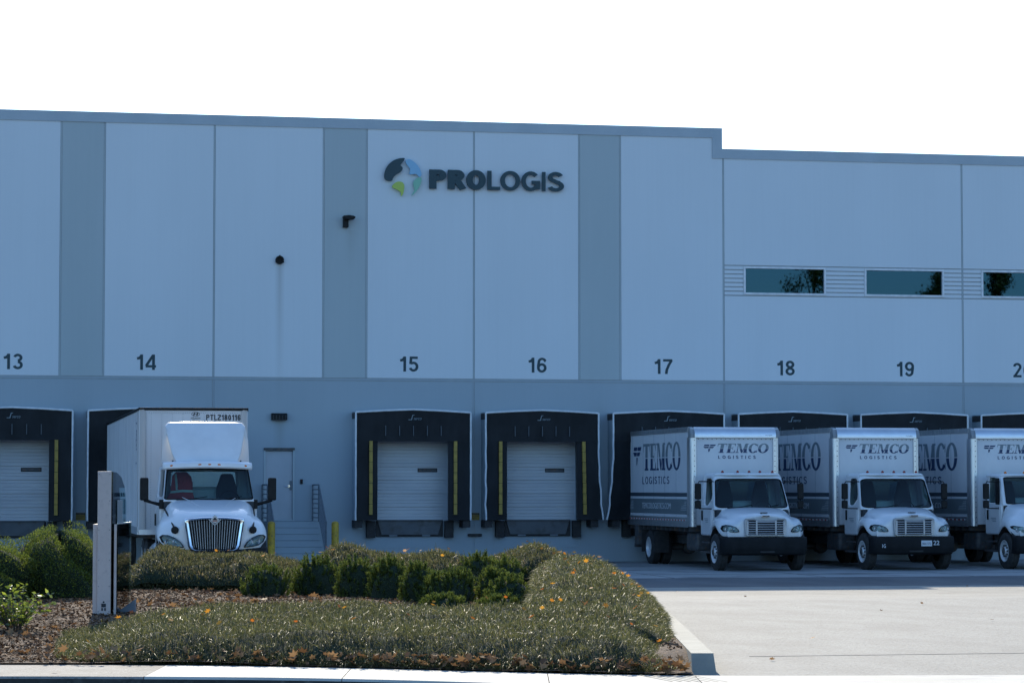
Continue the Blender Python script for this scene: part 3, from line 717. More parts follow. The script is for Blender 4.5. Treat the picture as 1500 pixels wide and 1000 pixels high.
m_ = MB(); m_.prism([(-.09, -.01), (-.06, .04), (.1, .055), (.24, .04), (.31, .0), (.26, -.06), (.12, -.09), (-.02, -.06)], -.34, -.10); m_.build('head', 'plastic', o, bevel=.02)
X, Z = wall(409.5, 381)
o = empty('drain_nozzle', (X, 0, Z), label='round black overflow nozzle with a long stain below it', cat='drain nozzle')
m_ = MB(); m_.lathe([(.0, -.02), (.085, -.02), (.085, -.10), (.125, -.10), (.13, -.0)], (0, 0, 0), 'y', 24); m_.build('collar', 'plastic', o, smooth=40)
m_ = MB()
for a in (90, 330, 210): m_.lathe([(0, -.05), (.022, -.05), (.022, -.0)], (.125 * math.cos(R(a)), -.04, .125 * math.sin(R(a))), 'y', 8)
m_.build('fixing_lug', 'plastic', o)
X, Z = wall(441.5, 705)
o = empty('card_reader', (X, 0, Z), label='small black card reader on the wall beside the door', cat='card reader')
m_ = MB(); m_.box(-.04, .04, -.045, 0, -.07, .07); m_.build('case', 'plastic', o, bevel=.01)
m_ = MB(); m_.box(-.012, .012, -.05, -.045, .03, .042); m_.build('status_lens', 'redlens', o)
for px, lab in ((118, 'yellow and black caution sign between docks 13 and 14'), (695.5, 'yellow and black caution sign between docks 15 and 16')):
    X, Z = wall(px, 756)
    o = empty('caution_sign', (X, 0, Z), label=lab, cat='warning sign', group='caution signs between docks')
    m_ = MB(); m_.box(-.14, .14, -.012, 0, -.11, .11); m_.build('plate', 'ystrip', o)
    m_ = MB(); m_.box(-.135, .135, -.015, -.0125, .045, .105); m_.build('header', 'inkblack', o)
    text_obj('wording', 'CAUTION', .035, (-.11, -.015, .058), 'ystrip', o, width=.22, depth=.003)
    for q in range(2): text_obj('wording', ['KEEP CLEAR', 'OF DOCK'][q], .032, (-.115, -.012, -.012 - q * .06), 'inkblack', o, width=.23 if q == 0 else .16, depth=.003)
    m_ = MB(); m_.box(-.22, .2, -.12, -.0, -.62 + .02, -.54 + .02); m_.build('rubber_stop', 'black', o, bevel=.01)

# stairs and railings
stp = MB()
sx0, sx1 = -7.62, -6.13
stp.box(sx0, sx1, -1.55, -.001, -.01, 1.265)
ns = 6; rise = 1.265 / (ns + 1)
for i in range(ns): stp.box(sx0, sx1, -1.55 - .29 * (i + 1), -1.55 - .29 * i - .0005, -.01, 1.265 - rise * (i + 1))
sto = empty('dock_stairs', (0, 0, 0), label='grey concrete steps with pipe railings leading up to the door', cat='stairs')
stp.build('steps', 'lower', sto, bevel=.012)
nos = MB()
for i in range(ns + 1):
    yy = -1.55 - .29 * i; nos.box(sx0 + .02, sx1 - .02, yy - .004, yy + .045, 1.265 - rise * i - .002, 1.265 - rise * i + .004)
nos.build('step_nosing', 'steel', sto)
for xr in (sx0 + .0, sx1 + .02):
    rl = MB()
    for yy in (-.08, -1.55): rl.tube([(xr, yy, 1.25), (xr, yy, 2.34)], .024, 8)
    for q in range(8): z = 1.37 + q * .138; rl.tube([(xr, -.08, z), (xr, -1.55, z)], .015 if q < 7 else .024, 6)
    ye = -1.55 - .29 * ns; 
    rl.tube([(xr, -1.55, 2.34), (xr, ye, 2.34 - 1.265 + rise)], .024, 8); rl.tube([(xr, ye, 0), (xr, ye, 1.08 + rise)], .024, 8)
    for q in range(7): rl.tube([(xr, -1.55, 1.37 + q * .138), (xr, ye, .12 + q * .138 + rise)], .013, 6)
    rl.build('railing', 'steel', sto, smooth=50)
for i, (px, lab) in enumerate(((397.5, 'yellow steel bollard between the parked tractor and the steps'), (491, 'yellow steel bollard to the right of the steps'))):
    Y = -5.4; X = wall(px, 763, Y)[0]
    bo = MB(); bo.lathe([(.105, 0), (.105, 1.24), (.10, 1.27), (.075, 1.30), (.03, 1.315), (0, 1.318)], (0, 0, 0), 'z', 20)
    o = bo.build('bollard', 'yellow', smooth=40); o.location = (X, Y, 0); tag(o, lab, 'bollard', 'yellow bollards beside the steps')

M['slat'] = mat('satin_silver_slats', (.50, .53, .57), .35, .6)
M['casting'] = noisy('cast_corner', (.20, .22, .24), (.28, .30, .32), 6, rough=.5)
M['tape'] = mat('red_and_white_tape', (.6, .6, .6), .4)
_t = M['tape']; _tc = N(_t, 'ShaderNodeTexCoord'); _sp = N(_t, 'ShaderNodeSeparateXYZ'); _mm = N(_t, 'ShaderNodeMath'); _mm.operation = 'PINGPONG'; _mm.inputs[1].default_value = .15
_gt = N(_t, 'ShaderNodeMath'); _gt.operation = 'GREATER_THAN'; _gt.inputs[1].default_value = .075; _mx = N(_t, 'ShaderNodeMix'); _mx.data_type = 'RGBA'; _mx.inputs[6].default_value = (.35, .04, .03, 1); _mx.inputs[7].default_value = (.7, .7, .7, 1)
L(_t, _tc.outputs['Object'], _sp.inputs[0]); L(_t, _sp.outputs[1], _mm.inputs[0]); L(_t, _mm.outputs[0], _gt.inputs[0]); L(_t, _gt.outputs[0], _mx.inputs[0]); L(_t, _mx.outputs[2], _t.node_tree.nodes['Principled BSDF'].inputs['Base Color'])

# ================================================================ VEHICLES
def patch(a, b, c, d, bow=(0, 0, 0), bowv=0.):
    """bilinear surface: a bottom-left, b bottom-right, c top-right, d top-left, bowed out across u"""
    a, b, c, d, bw = map(Vector, (a, b, c, d, bow))
    return lambda u, v: (a * (1 - u) + b * u) * (1 - v) + (d * (1 - u) + c * u) * v + bw * ((1 - (2 * u - 1) ** 2) * (1 + bowv * v))
def rrect(u0, u1, v0, v1, r, n=5, skew=0.):
    pts = []
    for cu, cv, a0 in ((u1 - r, v1 - r, 0), (u0 + r, v1 - r, 90), (u0 + r, v0 + r, 180), (u1 - r, v0 + r, 270)):
        for i in range(n + 1):
            t = R(a0 + 90 * i / n); pts.append((cu + r * math.cos(t), cv + r * math.sin(t)))
    return pts
def dens(pts, k=3):
    out = []
    for p, q in zip(pts, pts[1:] + pts[:1]):
        for i in range(k): out.append((p[0] + (q[0] - p[0]) * i / k, p[1] + (q[1] - p[1]) * i / k))
    return out
def ring_panel(mb, S, hole, mi=0):
    """the patch S with a hole: a ring of quads from the hole outline to the patch border"""
    hole = dens(hole, 2); cu = sum(p[0] for p in hole) / len(hole); cv = sum(p[1] for p in hole) / len(hole); outer = []
    for u, v in hole:
        du, dv = u - cu, v - cv; t = 1e9
        if du > 1e-9: t = min(t, (1 - cu) / du)
        if du < -1e-9: t = min(t, -cu / du)
        if dv > 1e-9: t = min(t, (1 - cv) / dv)
        if dv < -1e-9: t = min(t, -cv / dv)
        outer.append([cu + du * t, cv + dv * t])
    for c in ((0, 0), (1, 0), (1, 1), (0, 1)):
        k = min(range(len(outer)), key=lambda i: (outer[i][0] - c[0]) ** 2 + (outer[i][1] - c[1]) ** 2); outer[k] = list(c)
    n = len(hole); vs = []; K = 3
    for j in range(K + 1):
        t = j / K
        for (a, b), (c, d) in zip(hole, outer): vs.append(S(a + (c - a) * t, b + (d - b) * t))
    mb.add(vs, [(j * n + i, j * n + (i + 1) % n, (j + 1) * n + (i + 1) % n, (j + 1) * n + i) for j in range(K) for i in range(n)], mi)
def fill_panel(mb, S, hole, off=(0, 0, 0), rings=6, mi=0):
    hole = dens(hole, 2); cu = sum(p[0] for p in hole) / len(hole); cv = sum(p[1] for p in hole) / len(hole); n = len(hole); of = Vector(off)
    vs = [S(cu, cv) + of]
    for j in range(1, rings + 1):
        t = j / rings
        for a, b in hole: vs.append(S(cu + (a - cu) * t, cv + (b - cv) * t) + of)
    fs = [(0, 1 + i, 1 + (i + 1) % n) for i in range(n)]
    for j in range(rings - 1):
        for i in range(n): fs.append((1 + j * n + i, 1 + (j + 1) * n + i, 1 + (j + 1) * n + (i + 1) % n, 1 + j * n + (i + 1) % n))
    mb.add(vs, fs, mi)
def edge_bead(mb, S, hole, r, off=(0, 0, 0)):
    pts = [S(a, b) + Vector(off) for a, b in dens(hole, 2)]; mb.tube(pts + pts[:2], r, 6, cap=False)

def hood_mesh(parent, st, zbot, sweep, name='hood', nose_drop=(0.12, 0.5, 1.0), nose_bulge=.03):
    """st: list of (y, [(x,z)*7]) nose first; mirrored and subdivided"""
    rows = []
    y0, pts0 = st[0]
    for t in reversed(nose_drop):
        rows.append([(x * (1 - .02 * t), y0 - nose_bulge + .13 * max(0., 1 - (x / .62) ** 2) + sweep * (x / 1.2) ** 2, z + (zbot - z) * t) for x, z in pts0])
    for y, pts in st:
        f = max(0., 1 - (y - y0) / .7)
        rows.append([(x, y + sweep * f * (x / 1.2) ** 2, z) for x, z in pts])
    full = [[(-x, y, z) for x, y, z in r] + [r_ for r_ in reversed(r[:-1])] for r in rows]
    mb = MB(); n = len(full[0])
    vs = [p for r in full for p in r]
    mb.add(vs, [(j * n + i, j * n + i + 1, (j + 1) * n + i + 1, (j + 1) * n + i) for j in range(len(full) - 1) for i in range(n - 1)])
    return mb.build(name, 'truck_white', parent, smooth=80, sub=2, solid=.02)

def wheel(parent, x, y, r=.5, wdt=.27, out=-1, dual=False, material='rim', front=True):
    """out: +1 outer face towards +x"""
    w_ = MB(); ww = wdt
    prof = [(.56 * r, -.5), (.72 * r, -.52), (.93 * r, -.46), (r, -.36), (r * 1.003, -.2), (r * .985, -.19), (r * .985, -.16), (r * 1.003, -.15), (r * 1.003, .15), (r * .985, .16), (r * .985, .19), (r * 1.003, .2), (r, .36), (.93 * r, .46), (.72 * r, .52), (.56 * r, .5)]
    w_.lathe([(a, b * ww) for a, b in prof], (x, y, r - .005), 'x', 40)
    if dual: w_.lathe([(a, b * ww - out * .33) for a, b in prof], (x, y, r - .005), 'x', 40)
    wo = w_.build('wheel', 'tyre', parent, smooth=50)
    rm = MB(); o = out
    if front: pr = [(.60 * r, .52), (.57 * r, .53), (.54 * r, .44), (.50 * r, .30), (.44 * r, .26), (.36 * r, .34), (.24 * r, .40), (.22 * r, .46), (.20 * r, .60), (.12 * r, .66), (0, .66)]
    else: pr = [(.60 * r, .52), (.57 * r, .53), (.54 * r, .40), (.50 * r, .0), (.46 * r, -.30), (.30 * r, -.36), (.24 * r, -.2), (.22 * r, .35), (.12 * r, .42), (0, .42)]
    rm.lathe([(a, o * b * ww) for a, b in pr], (x, y, r - .005), 'x', 40); ro = rm.build('rim', material, wo, smooth=50)
    nu = MB()
    for k in range(10):
        th = 2 * math.pi * k / 10; nu.lathe([(.026, o * (.36 if front else -.30) * ww), (.024, o * (.50 if front else -.1) * ww), (0, o * (.52 if front else -.1) * ww)], (x, y + .31 * r * math.cos(th), r - .005 + .31 * r * math.sin(th)), 'x', 6)
    if front:
        for k in range(5):
            th = 2 * math.pi * (k + .5) / 5; nu.lathe([(.0, o * .315 * ww), (.032, o * .315 * ww), (.032, o * .30 * ww)], (x, y + .455 * r * math.cos(th), r - .005 + .455 * r * math.sin(th)), 'x', 10)
    nu.build('wheel_nuts', 'dsteel', wo)
    if front:
        hb_ = MB(); hb_.lathe([(.105 * 1, o * .39 * ww), (.10, o * .62 * ww), (.06, o * .70 * ww), (0, o * .71 * ww)], (x, y, r - .005), 'x', 20); hb_.build('hub', 'dsteel', wo, smooth=40)
    return wo

# slab-serif capitals, outlines on a unit cap height (each glyph: list of closed polygons, advance)
def ringpoly(cx, cy, rx, ry, tx, ty, a0, a1, n=28):
    o = [(cx + rx * math.cos(R(a0 + (a1 - a0) * i / n)), cy + ry * math.sin(R(a0 + (a1 - a0) * i / n))) for i in range(n + 1)]
    i_ = [(cx + (rx - tx) * math.cos(R(a0 + (a1 - a0) * i / n)), cy + (ry - ty) * math.sin(R(a0 + (a1 - a0) * i / n))) for i in range(n + 1)]
    return [[o[k], o[k+1], i_[k+1], i_[k]] for k in range(n)]
def rc(x0, x1, y0, y1): return [(x0, y0), (x1, y0), (x1, y1), (x0, y1)]
GL = {
 'T': ([rc(.27, .55, .06, .92), rc(.18, .64, 0, .07), rc(0, .82, .90, 1), [(0, .90), (.06, .90), (.02, .68), (0, .68)], [(.82, .90), (.82, .68), (.80, .68), (.76, .90)]], .86),
 'E': ([rc(.08, .34, .06, .94), rc(0, .74, 0, .07), rc(0, .72, .93, 1), rc(.32, .52, .46, .54), rc(.50, .53, .34, .66), [(.74, .07), (.74, .30), (.71, .30), (.64, .07)], [(.72, .93), (.72, .72), (.69, .72), (.62, .93)]], .80),
 'M': ([rc(.12, .18, .06, .94), rc(0, .30, 0, .07), rc(.73, .99, .06, .94), rc(.66, 1.08, 0, .07), rc(.0, .24, .93, 1), rc(.84, 1.08, .93, 1), [(.14, 1), (.36, 1), (.60, .22), (.50, 0)], [(.50, 0), (.60, .22), (.80, 1), (.90, 1), (.60, 0)]], 1.12),
 'C': (ringpoly(.44, .5, .44, .52, .25, .09, 38, 322) + [rc(.74, .79, .66, .98), rc(.74, .79, .04, .28)], .84),
 'O': (ringpoly(.47, .5, .47, .52, .25, .09, 0, 360), .96)}
def two_tone(word, x0, x1, z0, z1, put, shear=0., split=.46, gap=.035):
    """word drawn as flat polygons, in two bands; put(a, b, depth) places a point; returns (upper, lower) meshes"""
    adv = sum(GL[c][1] for c in word); s = (x1 - x0) / adv; h = z1 - z0; ups, los = MB(), MB(); cur = 0
    def clip(poly, keep_above, lim):
        out = []
        for p, q in zip(poly, poly[1:] + poly[:1]):
            ip = (p[1] >= lim) == keep_above; iq = (q[1] >= lim) == keep_above
            if ip: out.append(p)
            if ip != iq:
                t = (lim - p[1]) / (q[1] - p[1]); out.append((p[0] + (q[0] - p[0]) * t, lim))
        return out
    k = 0
    for c in word:
        for poly in GL[c][0]:
            k += 1
            for mb, above, lim in ((ups, True, split + gap / 2), (los, False, split - gap / 2)):
                q = clip(poly, above, lim)
                if len(q) < 3: continue
                pts = [(x0 + (cur + a + shear * b) * s, z0 + b * h) for a, b in q]; n = len(pts); dd = .003 + .0002 * (k % 7)
                mb.add([put(a, b, dd) for a, b in pts], [tuple(range(n))])
        cur += GL[c][1]
    return ups, los
def emblem(x0, x1, z0, z1, put):
    """winged T: four slanted bars and a tapering stem"""
    mb = MB(); W, H = x1 - x0, z1 - z0
    for i, poly in enumerate(([(.12, 1), (.50, 1), (.46, .80), (.06, .80)], [(.56, 1), (1, 1), (.90, .80), (.52, .80)], [(.02, .72), (.45, .72), (.41, .52), (-.04, .52) if False else (.12, .52)], [(.50, .72), (.86, .72), (.74, .52), (.46, .52)], [(.40, .44), (.56, .44), (.50, .12), (.42, 0), (.40, .1)])):
        mb.add([put(x0 + a * W, z0 + b * H, .0032) for a, b in poly], [tuple(range(len(poly)))])
    return mb

def cab_glazing(root, p, kind):
    """cab shell with real openings, panes, seals, doors, interior"""
    S = patch(*p['ws'], bow=(0, -p['bow'], 0))
    hole = rrect(*p['wsh'])
    sh = MB(); ring_panel(sh, S, hole)
    bl, br, tr_, tl = [Vector(v) for v in p['ws']]
    yb = p['back']; xb = p['xback']; zb, zt = bl.z, tl.z
    holes = []
    for s_ in (-1, 1):
        fb = bl if s_ < 0 else br; ft = tl if s_ < 0 else tr_
        Ss = patch(fb, (s_ * xb, yb, zb), (s_ * (xb - .08), yb, zt), ft, bow=(s_ * .02, 0, 0))
        hs = p['side_hole']; ring_panel(sh, Ss, hs); holes.append((s_, Ss, hs))
    Sb = patch((-xb, yb, zb), (xb, yb, zb), (xb - .08, yb, zt), (-xb + .08, yb, zt)); hb = rrect(*p['rear_hole']); ring_panel(sh, Sb, hb)
    cabo = sh.build('cab', 'truck_white', root, smooth=35, solid=.035)
    # roof cap
    rf = MB(); rx, rz = tl.x, zt
    def rfn(u, v):
        a = 2 * u - 1; x = abs(rx) * 1.0 * a * (1.0 + .06 * v); y = (bl.y + (tl.y - bl.y) * 1.0 - p['bow'] * (1 - a * a)) * (1 - v) + yb * v - .03 * (1 - v)
        e = min(1, (1 - abs(a)) / .12); f = min(1, v / .12) if v < .5 else 1
        return (x, y, rz - .02 + p['crown'] * math.sqrt(max(0, 1 - (1 - e) ** 2)) * (.35 + .65 * math.sqrt(max(0, 1 - (1 - f) ** 2))))
    rf.grid(rfn, 40, 20); ro = rf.build('roof', 'truck_white', cabo, smooth=50, fix=False, solid=.03)
    wsm = MB(); fill_panel(wsm, S, hole, (0, .012, 0)); wo = wsm.build('windshield', 'tglass', root, smooth=60)
    bd = MB(); edge_bead(bd, S, hole, .014, (0, -.004, 0)); bd.build('window_seal', 'plastic', wo, smooth=60)
    for s_, Ss, hs in holes:
        g = MB(); fill_panel(g, Ss, hs, (-s_ * .02, 0, 0)); g.build('side_window', 'tglass', root, smooth=60)
    g = MB(); fill_panel(g, Sb, hb, (0, 0, 0)); g.build('rear_window', 'rglass' if kind == 'tractor' else 'rglass_dark', root)
    # lower cab, doors
    zl = p['zlow']; yf = p['yf_low']
    lb = MB()
    prof = [(-xb, zl + .05), (-xb + .03, zl), (xb - .03, zl), (xb, zl + .05), (xb, zb + .01), (-xb, zb + .01)]
    lb.prism(prof, yf, yb); lb.build('cab_lower_body', 'truck_white', cabo, bevel=.02)
    for s_ in (-1, 1):
        d = MB(); x_ = s_ * (xb + .004)
        yf_, yb_ = yf + .06, yb - .10
        d.box(x_ - .008 * 1, x_ + .008, yf_, yb_, zl + .03, zb + .0); do = d.build('door', 'truck_white', root, bevel=.01)
        h = MB(); h.box(x_ + s_ * .009, x_ + s_ * .04, yb_ - .16, yb_ - .08, zl + .42, zl + .70); h.build('door_handle', 'plastic', do, bevel=.012)
        t = MB()
        for q in range(3): t.box(x_ + s_ * .0085, x_ + s_ * .0105, yf_ + .25, yb_ - .3 - .06 * q, zl + .46 - .045 * q, zl + .478 - .045 * q)
        t.build('door_lettering', 'grayblue', do)
    # dark interior
    it = MB()
    it.box(-xb + .06, xb - .06, yf + .05, yb - .05, zl + .03, zl + .08)
    dsh = [(bl.y + .12 - p['bow'] * .75, zb - .03), (bl.y + .12 - p['bow'] * .75, zb - .20), (bl.y + .70, zb - .25), (bl.y + .72, zb + .03), (bl.y + .45, zb + .06)]
    it.prism(dsh, -xb + .08, xb - .08, plane='yz')
    it.build('dashboard', 'seat', root, bevel=.02)
    hl = MB(); hl.box(-abs(tl.x) + .05, abs(tl.x) - .05, tl.y + .0, yb - .04, zt - .07, zt - .03); hl.build('headliner', 'seat', root)
    for s_ in (-1, 1):
        s2 = MB(); cx = s_ * .52; ys = yb - .22
        s2.box(cx - .26, cx + .26, ys - .5, ys, zl + .25, zb - .25)
        s2.prism([(cx - .25, zb - .3), (cx + .25, zb - .3), (cx + .24, zb + .30), (cx + .13, zt - .16), (cx - .13, zt - .16), (cx - .24, zb + .30)], ys - .12, ys + .02)
        s2.build('seat', 'seat', root, bevel=.04)
    swc = Vector((.52, bl.y + .62, zb + .03)); sw = MB(); pts = []
    for k in range(25):
        th = 2 * math.pi * k / 24; pts.append(swc + Vector((.23 * math.cos(th), .08 * math.sin(th), .21 * math.sin(th))))
    sw.tube(pts, .016, 6, cap=False); sw.tube([swc + Vector((-.22, 0, 0)), swc, swc + Vector((.22, 0, 0))], .014, 6); sw.tube([swc, swc + Vector((0, -.2, -.2))], .03, 6)
    sw.build('steering_wheel', 'plastic', root, smooth=50)
    # wipers
    wp = MB()
    for x0, x1 in ((-.75, -.05), (.05, .75)):
        a = S((x0 / abs(bl.x) + 1) / 2, .04) + Vector((0, -.02, 0)); b = S((x1 / abs(bl.x) + 1) / 2, .14) + Vector((0, -.02, 0)); wp.tube([a, (a + b) / 2 + Vector((0, -.01, -.015)), b], .010, 5)
    wp.build('wiper', 'plastic', root)
    return S, cabo, ro

def headlight(root, outline, yfun, material_rim='plastic'):
    """outline in x-z; yfun(x) gives the hood front surface y"""
    n = len(outline); cx = sum(p[0] for p in outline) / n; cz = sum(p[1] for p in outline) / n
    mb = MB(); out = dens(outline, 3); n = len(out)
    def lay(k, dy): return [(cx + (a - cx) * k, yfun(cx + (a - cx) * k) + dy, cz + (b - cz) * k) for a, b in out]
    vs = lay(1.06, .05) + lay(1.0, -.022) + lay(.90, -.026); mb.add(vs, [(j * n + i, j * n + (i + 1) % n, (j + 1) * n + (i + 1) % n, (j + 1) * n + i) for j in range(2) for i in range(n)])
    ho = mb.build('headlight', material_rim, root, smooth=50)
    b = MB(); vs = lay(.92, -.012) + lay(.5, .0) + [(cx, yfun(cx) + .0, cz)]; b.add(vs, [(i, (i + 1) % n, n + (i + 1) % n, n + i) for i in range(n)] + [(n + i, n + (i + 1) % n, 2 * n) for i in range(n)])
    b.build('reflector', 'lampdark', ho)
    w_ = max(p[0] for p in outline) - min(p[0] for p in outline)
    for k, dx in enumerate((-.22, .12)):
        x = cx + dx * w_; r_ = .062 if w_ > .4 else .055
        l = MB(); l.lathe([(0, -.015), (r_ * .5, -.03), (r_ * .75, -.02), (r_, -.035), (r_ * 1.05, -.01)], (x, yfun(x) - .004, cz - .01 + (.015 if k else 0)), 'y', 18); l.build('bulb_bowl', 'lens' , ho, smooth=40)
    g = MB(); vs = lay(.93, -.030) + lay(.5, -.045) + [(cx, yfun(cx) - .05, cz)]; g.add(vs, [(i, (i + 1) % n, n + (i + 1) % n, n + i) for i in range(n)] + [(n + i, n + (i + 1) % n, 2 * n) for i in range(n)])
    g.build('lens', 'rglass', ho, smooth=60)
    return ho

def truck_mirrors(root, x_in, ytop, yb, zt, zb2, xo=1.52, low=True, right_dx=-.10):
    for s_ in (-1, 1):
        xo_ = xo if s_ < 0 else xo + right_dx
        m = MB()
        m.box(s_ * (xo_ - .085), s_ * (xo_ + .085), ytop - .05, ytop + .06, zt - .47, zt - .03)
        mo = m.build('mirror', 'plastic', root, bevel=.03)
        if low:
            m = MB(); m.box(s_ * (xo_ - .08), s_ * (xo_ + .085), ytop - .05, ytop + .06, zt - .72, zt - .50); m.build('convex_mirror', 'plastic', mo, bevel=.03)
        a = MB(); a.tube([(s_ * x_in, yb, zt + .02), (s_ * (xo_ - .03), ytop, zt + .02), (s_ * xo_, ytop, zt - .03), (s_ * xo_, ytop, zb2 + .03), (s_ * (xo_ - .04), ytop, zb2 - .02), (s_ * (x_in + .02), yb - .1, zb2 - .03)], .016, 8)
        a.lathe([(.045, -.04), (.045, .04), (0, .05)], (s_ * (x_in + .03), yb - .1, zb2 - .02), 'z', 10)
        a.build('mirror_arm', 'plastic', mo, smooth=50)

def chassis(root, y0, y1, rear_axles, tank=True):
    f = MB()
    for s_ in (-1, 1): f.box(s_ * .38, s_ * .46, y0, y1, .62, .88)
    for y in np.arange(y0 + .6, y1, 1.2): f.box(-.38, .38, y - .05, y + .05, .66, .84)
    for ya in rear_axles: f.tube([(-.9, ya, .5), (.9, ya, .5)], .09, 10); f.lathe([(.0, -.2), (.2, -.15), (.22, .0), (.2, .15), (0, .2)], (0, ya, .5), 'y', 14)
    f.build('chassis', 'dsteel', root, bevel=.01)
    ut = MB(); ut.box(-.75, .75, y0 + .05, y0 + 1.5, .42, .95); ut.build('engine_underside', 'black', root, bevel=.05)
    if tank:
        t = MB()
        for s_ in (-1, 1): t.box(s_ * .58, s_ * 1.10, .1, 1.15, .48, .98)
        t.build('fuel_tank', 'dsteel', root, bevel=.08)

def box_truck(X, Y, label, plate=None, unit=None, variant=False, rot=0.):
    root = empty('box_truck', (X, Y, 0), rot, label=label, cat='box truck', group='TEMCO box trucks backed into the docks')
    # ---- cargo box
    Lb = 7.05; zb, zt, hw = 1.16, 3.95, 1.30
    b = MB(); b.box(-hw + .01, hw - .01, .02, Lb, zb + .04, zt - .03); bo = b.build('cargo_box', 'box_white', root, bevel=.02)
    nr = MB(); n = 10
    def nfn(u, v):
        th = R(90) * v; return ((-hw + .12) + (2 * hw - .22) * u, .145 - .20 * math.cos(th) + .002 * math.sin(u * 40), zt - .265 + .27 * math.sin(th))
    nr.grid(nfn, 40, n); nr.box(-hw + .12, hw - .10, -.056, .01, zt - .295, zt - .262); nr.build('nose_rail', 'bright_alu', bo, smooth=50, fix=False)
    cc = MB()
    for xa, xb in ((-hw - .005, -hw + .115), (hw - .095, hw + .005)):
        cc.prism([(-.055, zt - .30), (-.055, zt - .20), (.02, zt - .05), (.16, zt + .008), (.22, zt + .008), (.22, zt - .30)], xa, xb, plane='yz')
    cc.build('corner_casting', 'casting', bo, bevel=.01)
    pst = MB(); nseg = 8
    for s_ in (-1, 1):
        vs = []
        for z in (zb, zt - .30):
            for i in range(nseg + 1):
                th = R(90) * i / nseg; vs.append((s_ * (hw - .085 + .095 * math.sin(th)), .09 - .11 * math.cos(th), z))
            vs.append((s_ * (hw + .01), .30, z))
        m_ = nseg + 2; pst.add(vs, [(i, i + 1, m_ + i + 1, m_ + i) for i in range(m_ - 1)])
        pst.box(s_ * (hw - .17), s_ * (hw - .083), -.012, .02, zb, zt - .30)
    pst.build('corner_post', 'alu', bo, smooth=50, fix=False)
    rv = MB()
    for s_ in (-1, 1):
        for q in range(17): rv.lathe([(0, -.02), (.012, -.018), (.012, -.0)], (s_ * (hw - .125), -.008, zb + .1 + q * .145), 'y', 6)
    for q in range(17): rv.lathe([(0, -.012), (.011, -.01), (.011, .012)], (-hw + .25 + q * (2 * hw - .5) / 16, .012, zt - .335), 'y', 6)
    rv.build('rivets', 'dsteel', bo)
    rl = MB()
    for s_ in (-1, 1):
        rl.box(s_ * (hw - .02), s_ * (hw + .012), .30, Lb, zb - .02, zb + .26); rl.box(s_ * (hw - .02), s_ * (hw + .014), .18, Lb, zt - .13, zt + .0)
    rl.build('side_rail', 'alu', bo, bevel=.004)
    for s_ in (-1, 1):
        tp = MB(); tp.box(s_ * (hw + .012), s_ * (hw + .015), .45, 6.95, zb + .155, zb + .195); tp.build('reflective_tape', 'tape', bo)
    # seams of the side sheets
    sm = MB()
    for s_ in (-1, 1):
        for q in range(1, 6): sm.box(s_ * (hw - .012), s_ * (hw - .008), .3 + q * 1.22 - .006, .3 + q * 1.22 + .006, zb + .26, zt - .13)
    sm.build('panel_seams', 'grayblue', bo)
    # stripes and lettering on both sides
    for s_ in (-1, 1):
        e0, e1 = s_ * (hw - .012), s_ * (hw - .006)
        st = MB(); st.box(e0, e1, .32, Lb, 1.50, 1.93); st.build('stripe', 'stripe', bo)
        st = MB(); st.box(e0, e1, .32, Lb, 2.0, 2.11); st.build('stripe', 'stripedark', bo)
        st = MB()
        for ya in (.42, 6.32):
            for q in range(6): st.box(s_ * (hw - .006), s_ * (hw - .003), ya, ya + (.35 if q > 2 else .20) + (.05 * q), 1.86 - q * .046 - .012, 1.86 - q * .046)
        st.build('flag_bars', 'pale', bo)
        def put(a, z, d, s_=s_): return (s_ * (hw - .010 + d), a, z)
        if s_ < 0:
            up, lo = two_tone('TEMCO', -5.15, -1.02, 2.76, 3.55, lambda a, z, d: put(-a, z, d)); e = emblem(-6.35, -5.36, 2.9, 3.47, lambda a, z, d: put(-a, z, d))
        else:
            up, lo = two_tone('TEMCO', 1.02, 5.15, 2.76, 3.55, put); e = emblem(5.36, 6.35, 2.9, 3.47, put) if False else emblem(.02 + .35, .98, 2.9, 3.47, put)
        up.build('lettering', 'grayblue', bo); lo.build('lettering', 'navy', bo); e.build('emblem', 'navy', bo)
        if s_ < 0:
            sans('wording', 'LOGISTICS', (-hw + .008, 5.25, 2.36), .22, 'navy', bo, width=3.0, weight=.13, gap=.30, normal='-x', depth=.003)
            text_obj('web_address', 'TEMCOLOGISTICS.COM', .17, (-hw + .004, 5.28, 1.64), 'pale', bo, width=3.2, normal='-x', depth=.005)
    putf = lambda a, z, d: (a, .018 - d, z)
    up, lo = two_tone('TEMCO', -.53, .98, 3.23, 3.49, putf, shear=.16); up.build('lettering', 'grayblue', bo); lo.build('lettering', 'navy', bo)
    emblem(-.92, -.54, 3.25, 3.46, putf).build('emblem', 'navy', bo)
    sans('wording', 'LOGISTICS', (-.48, .018, 3.065), .09, 'navy', bo, width=1.10, weight=.17, gap=.55, depth=.003)
    text_obj('maker_mark', 'morgan', .035, (hw - .42, -.052, zt - .25), 'navy', bo, width=.20, shear=.2)
    # rear frame and under-run guard
    rg = MB(); rg.box(-1.1, 1.1, Lb - .2, Lb - .1, .45, .58); rg.box(-.9, -.8, Lb - .2, Lb - .1, .58, 1.16); rg.box(.8, .9, Lb - .2, Lb - .1, .58, 1.16)
    rg.box(-1.3, -.95, Lb - 1.3, Lb - .9, .55, 1.16) ; rg.build('rear_guard', 'dsteel', root, bevel=.01)
    cr = MB()
    for q in range(14): cr.box(-hw + .05, hw - .05, .3 + q * .5, .36 + q * .5, 1.02, zb + .03)
    for s_ in (-1, 1): cr.box(s_ * .4, s_ * .5, .1, Lb - .1, .9, 1.02)
    cr.build('underfloor_frame', 'dsteel', root)
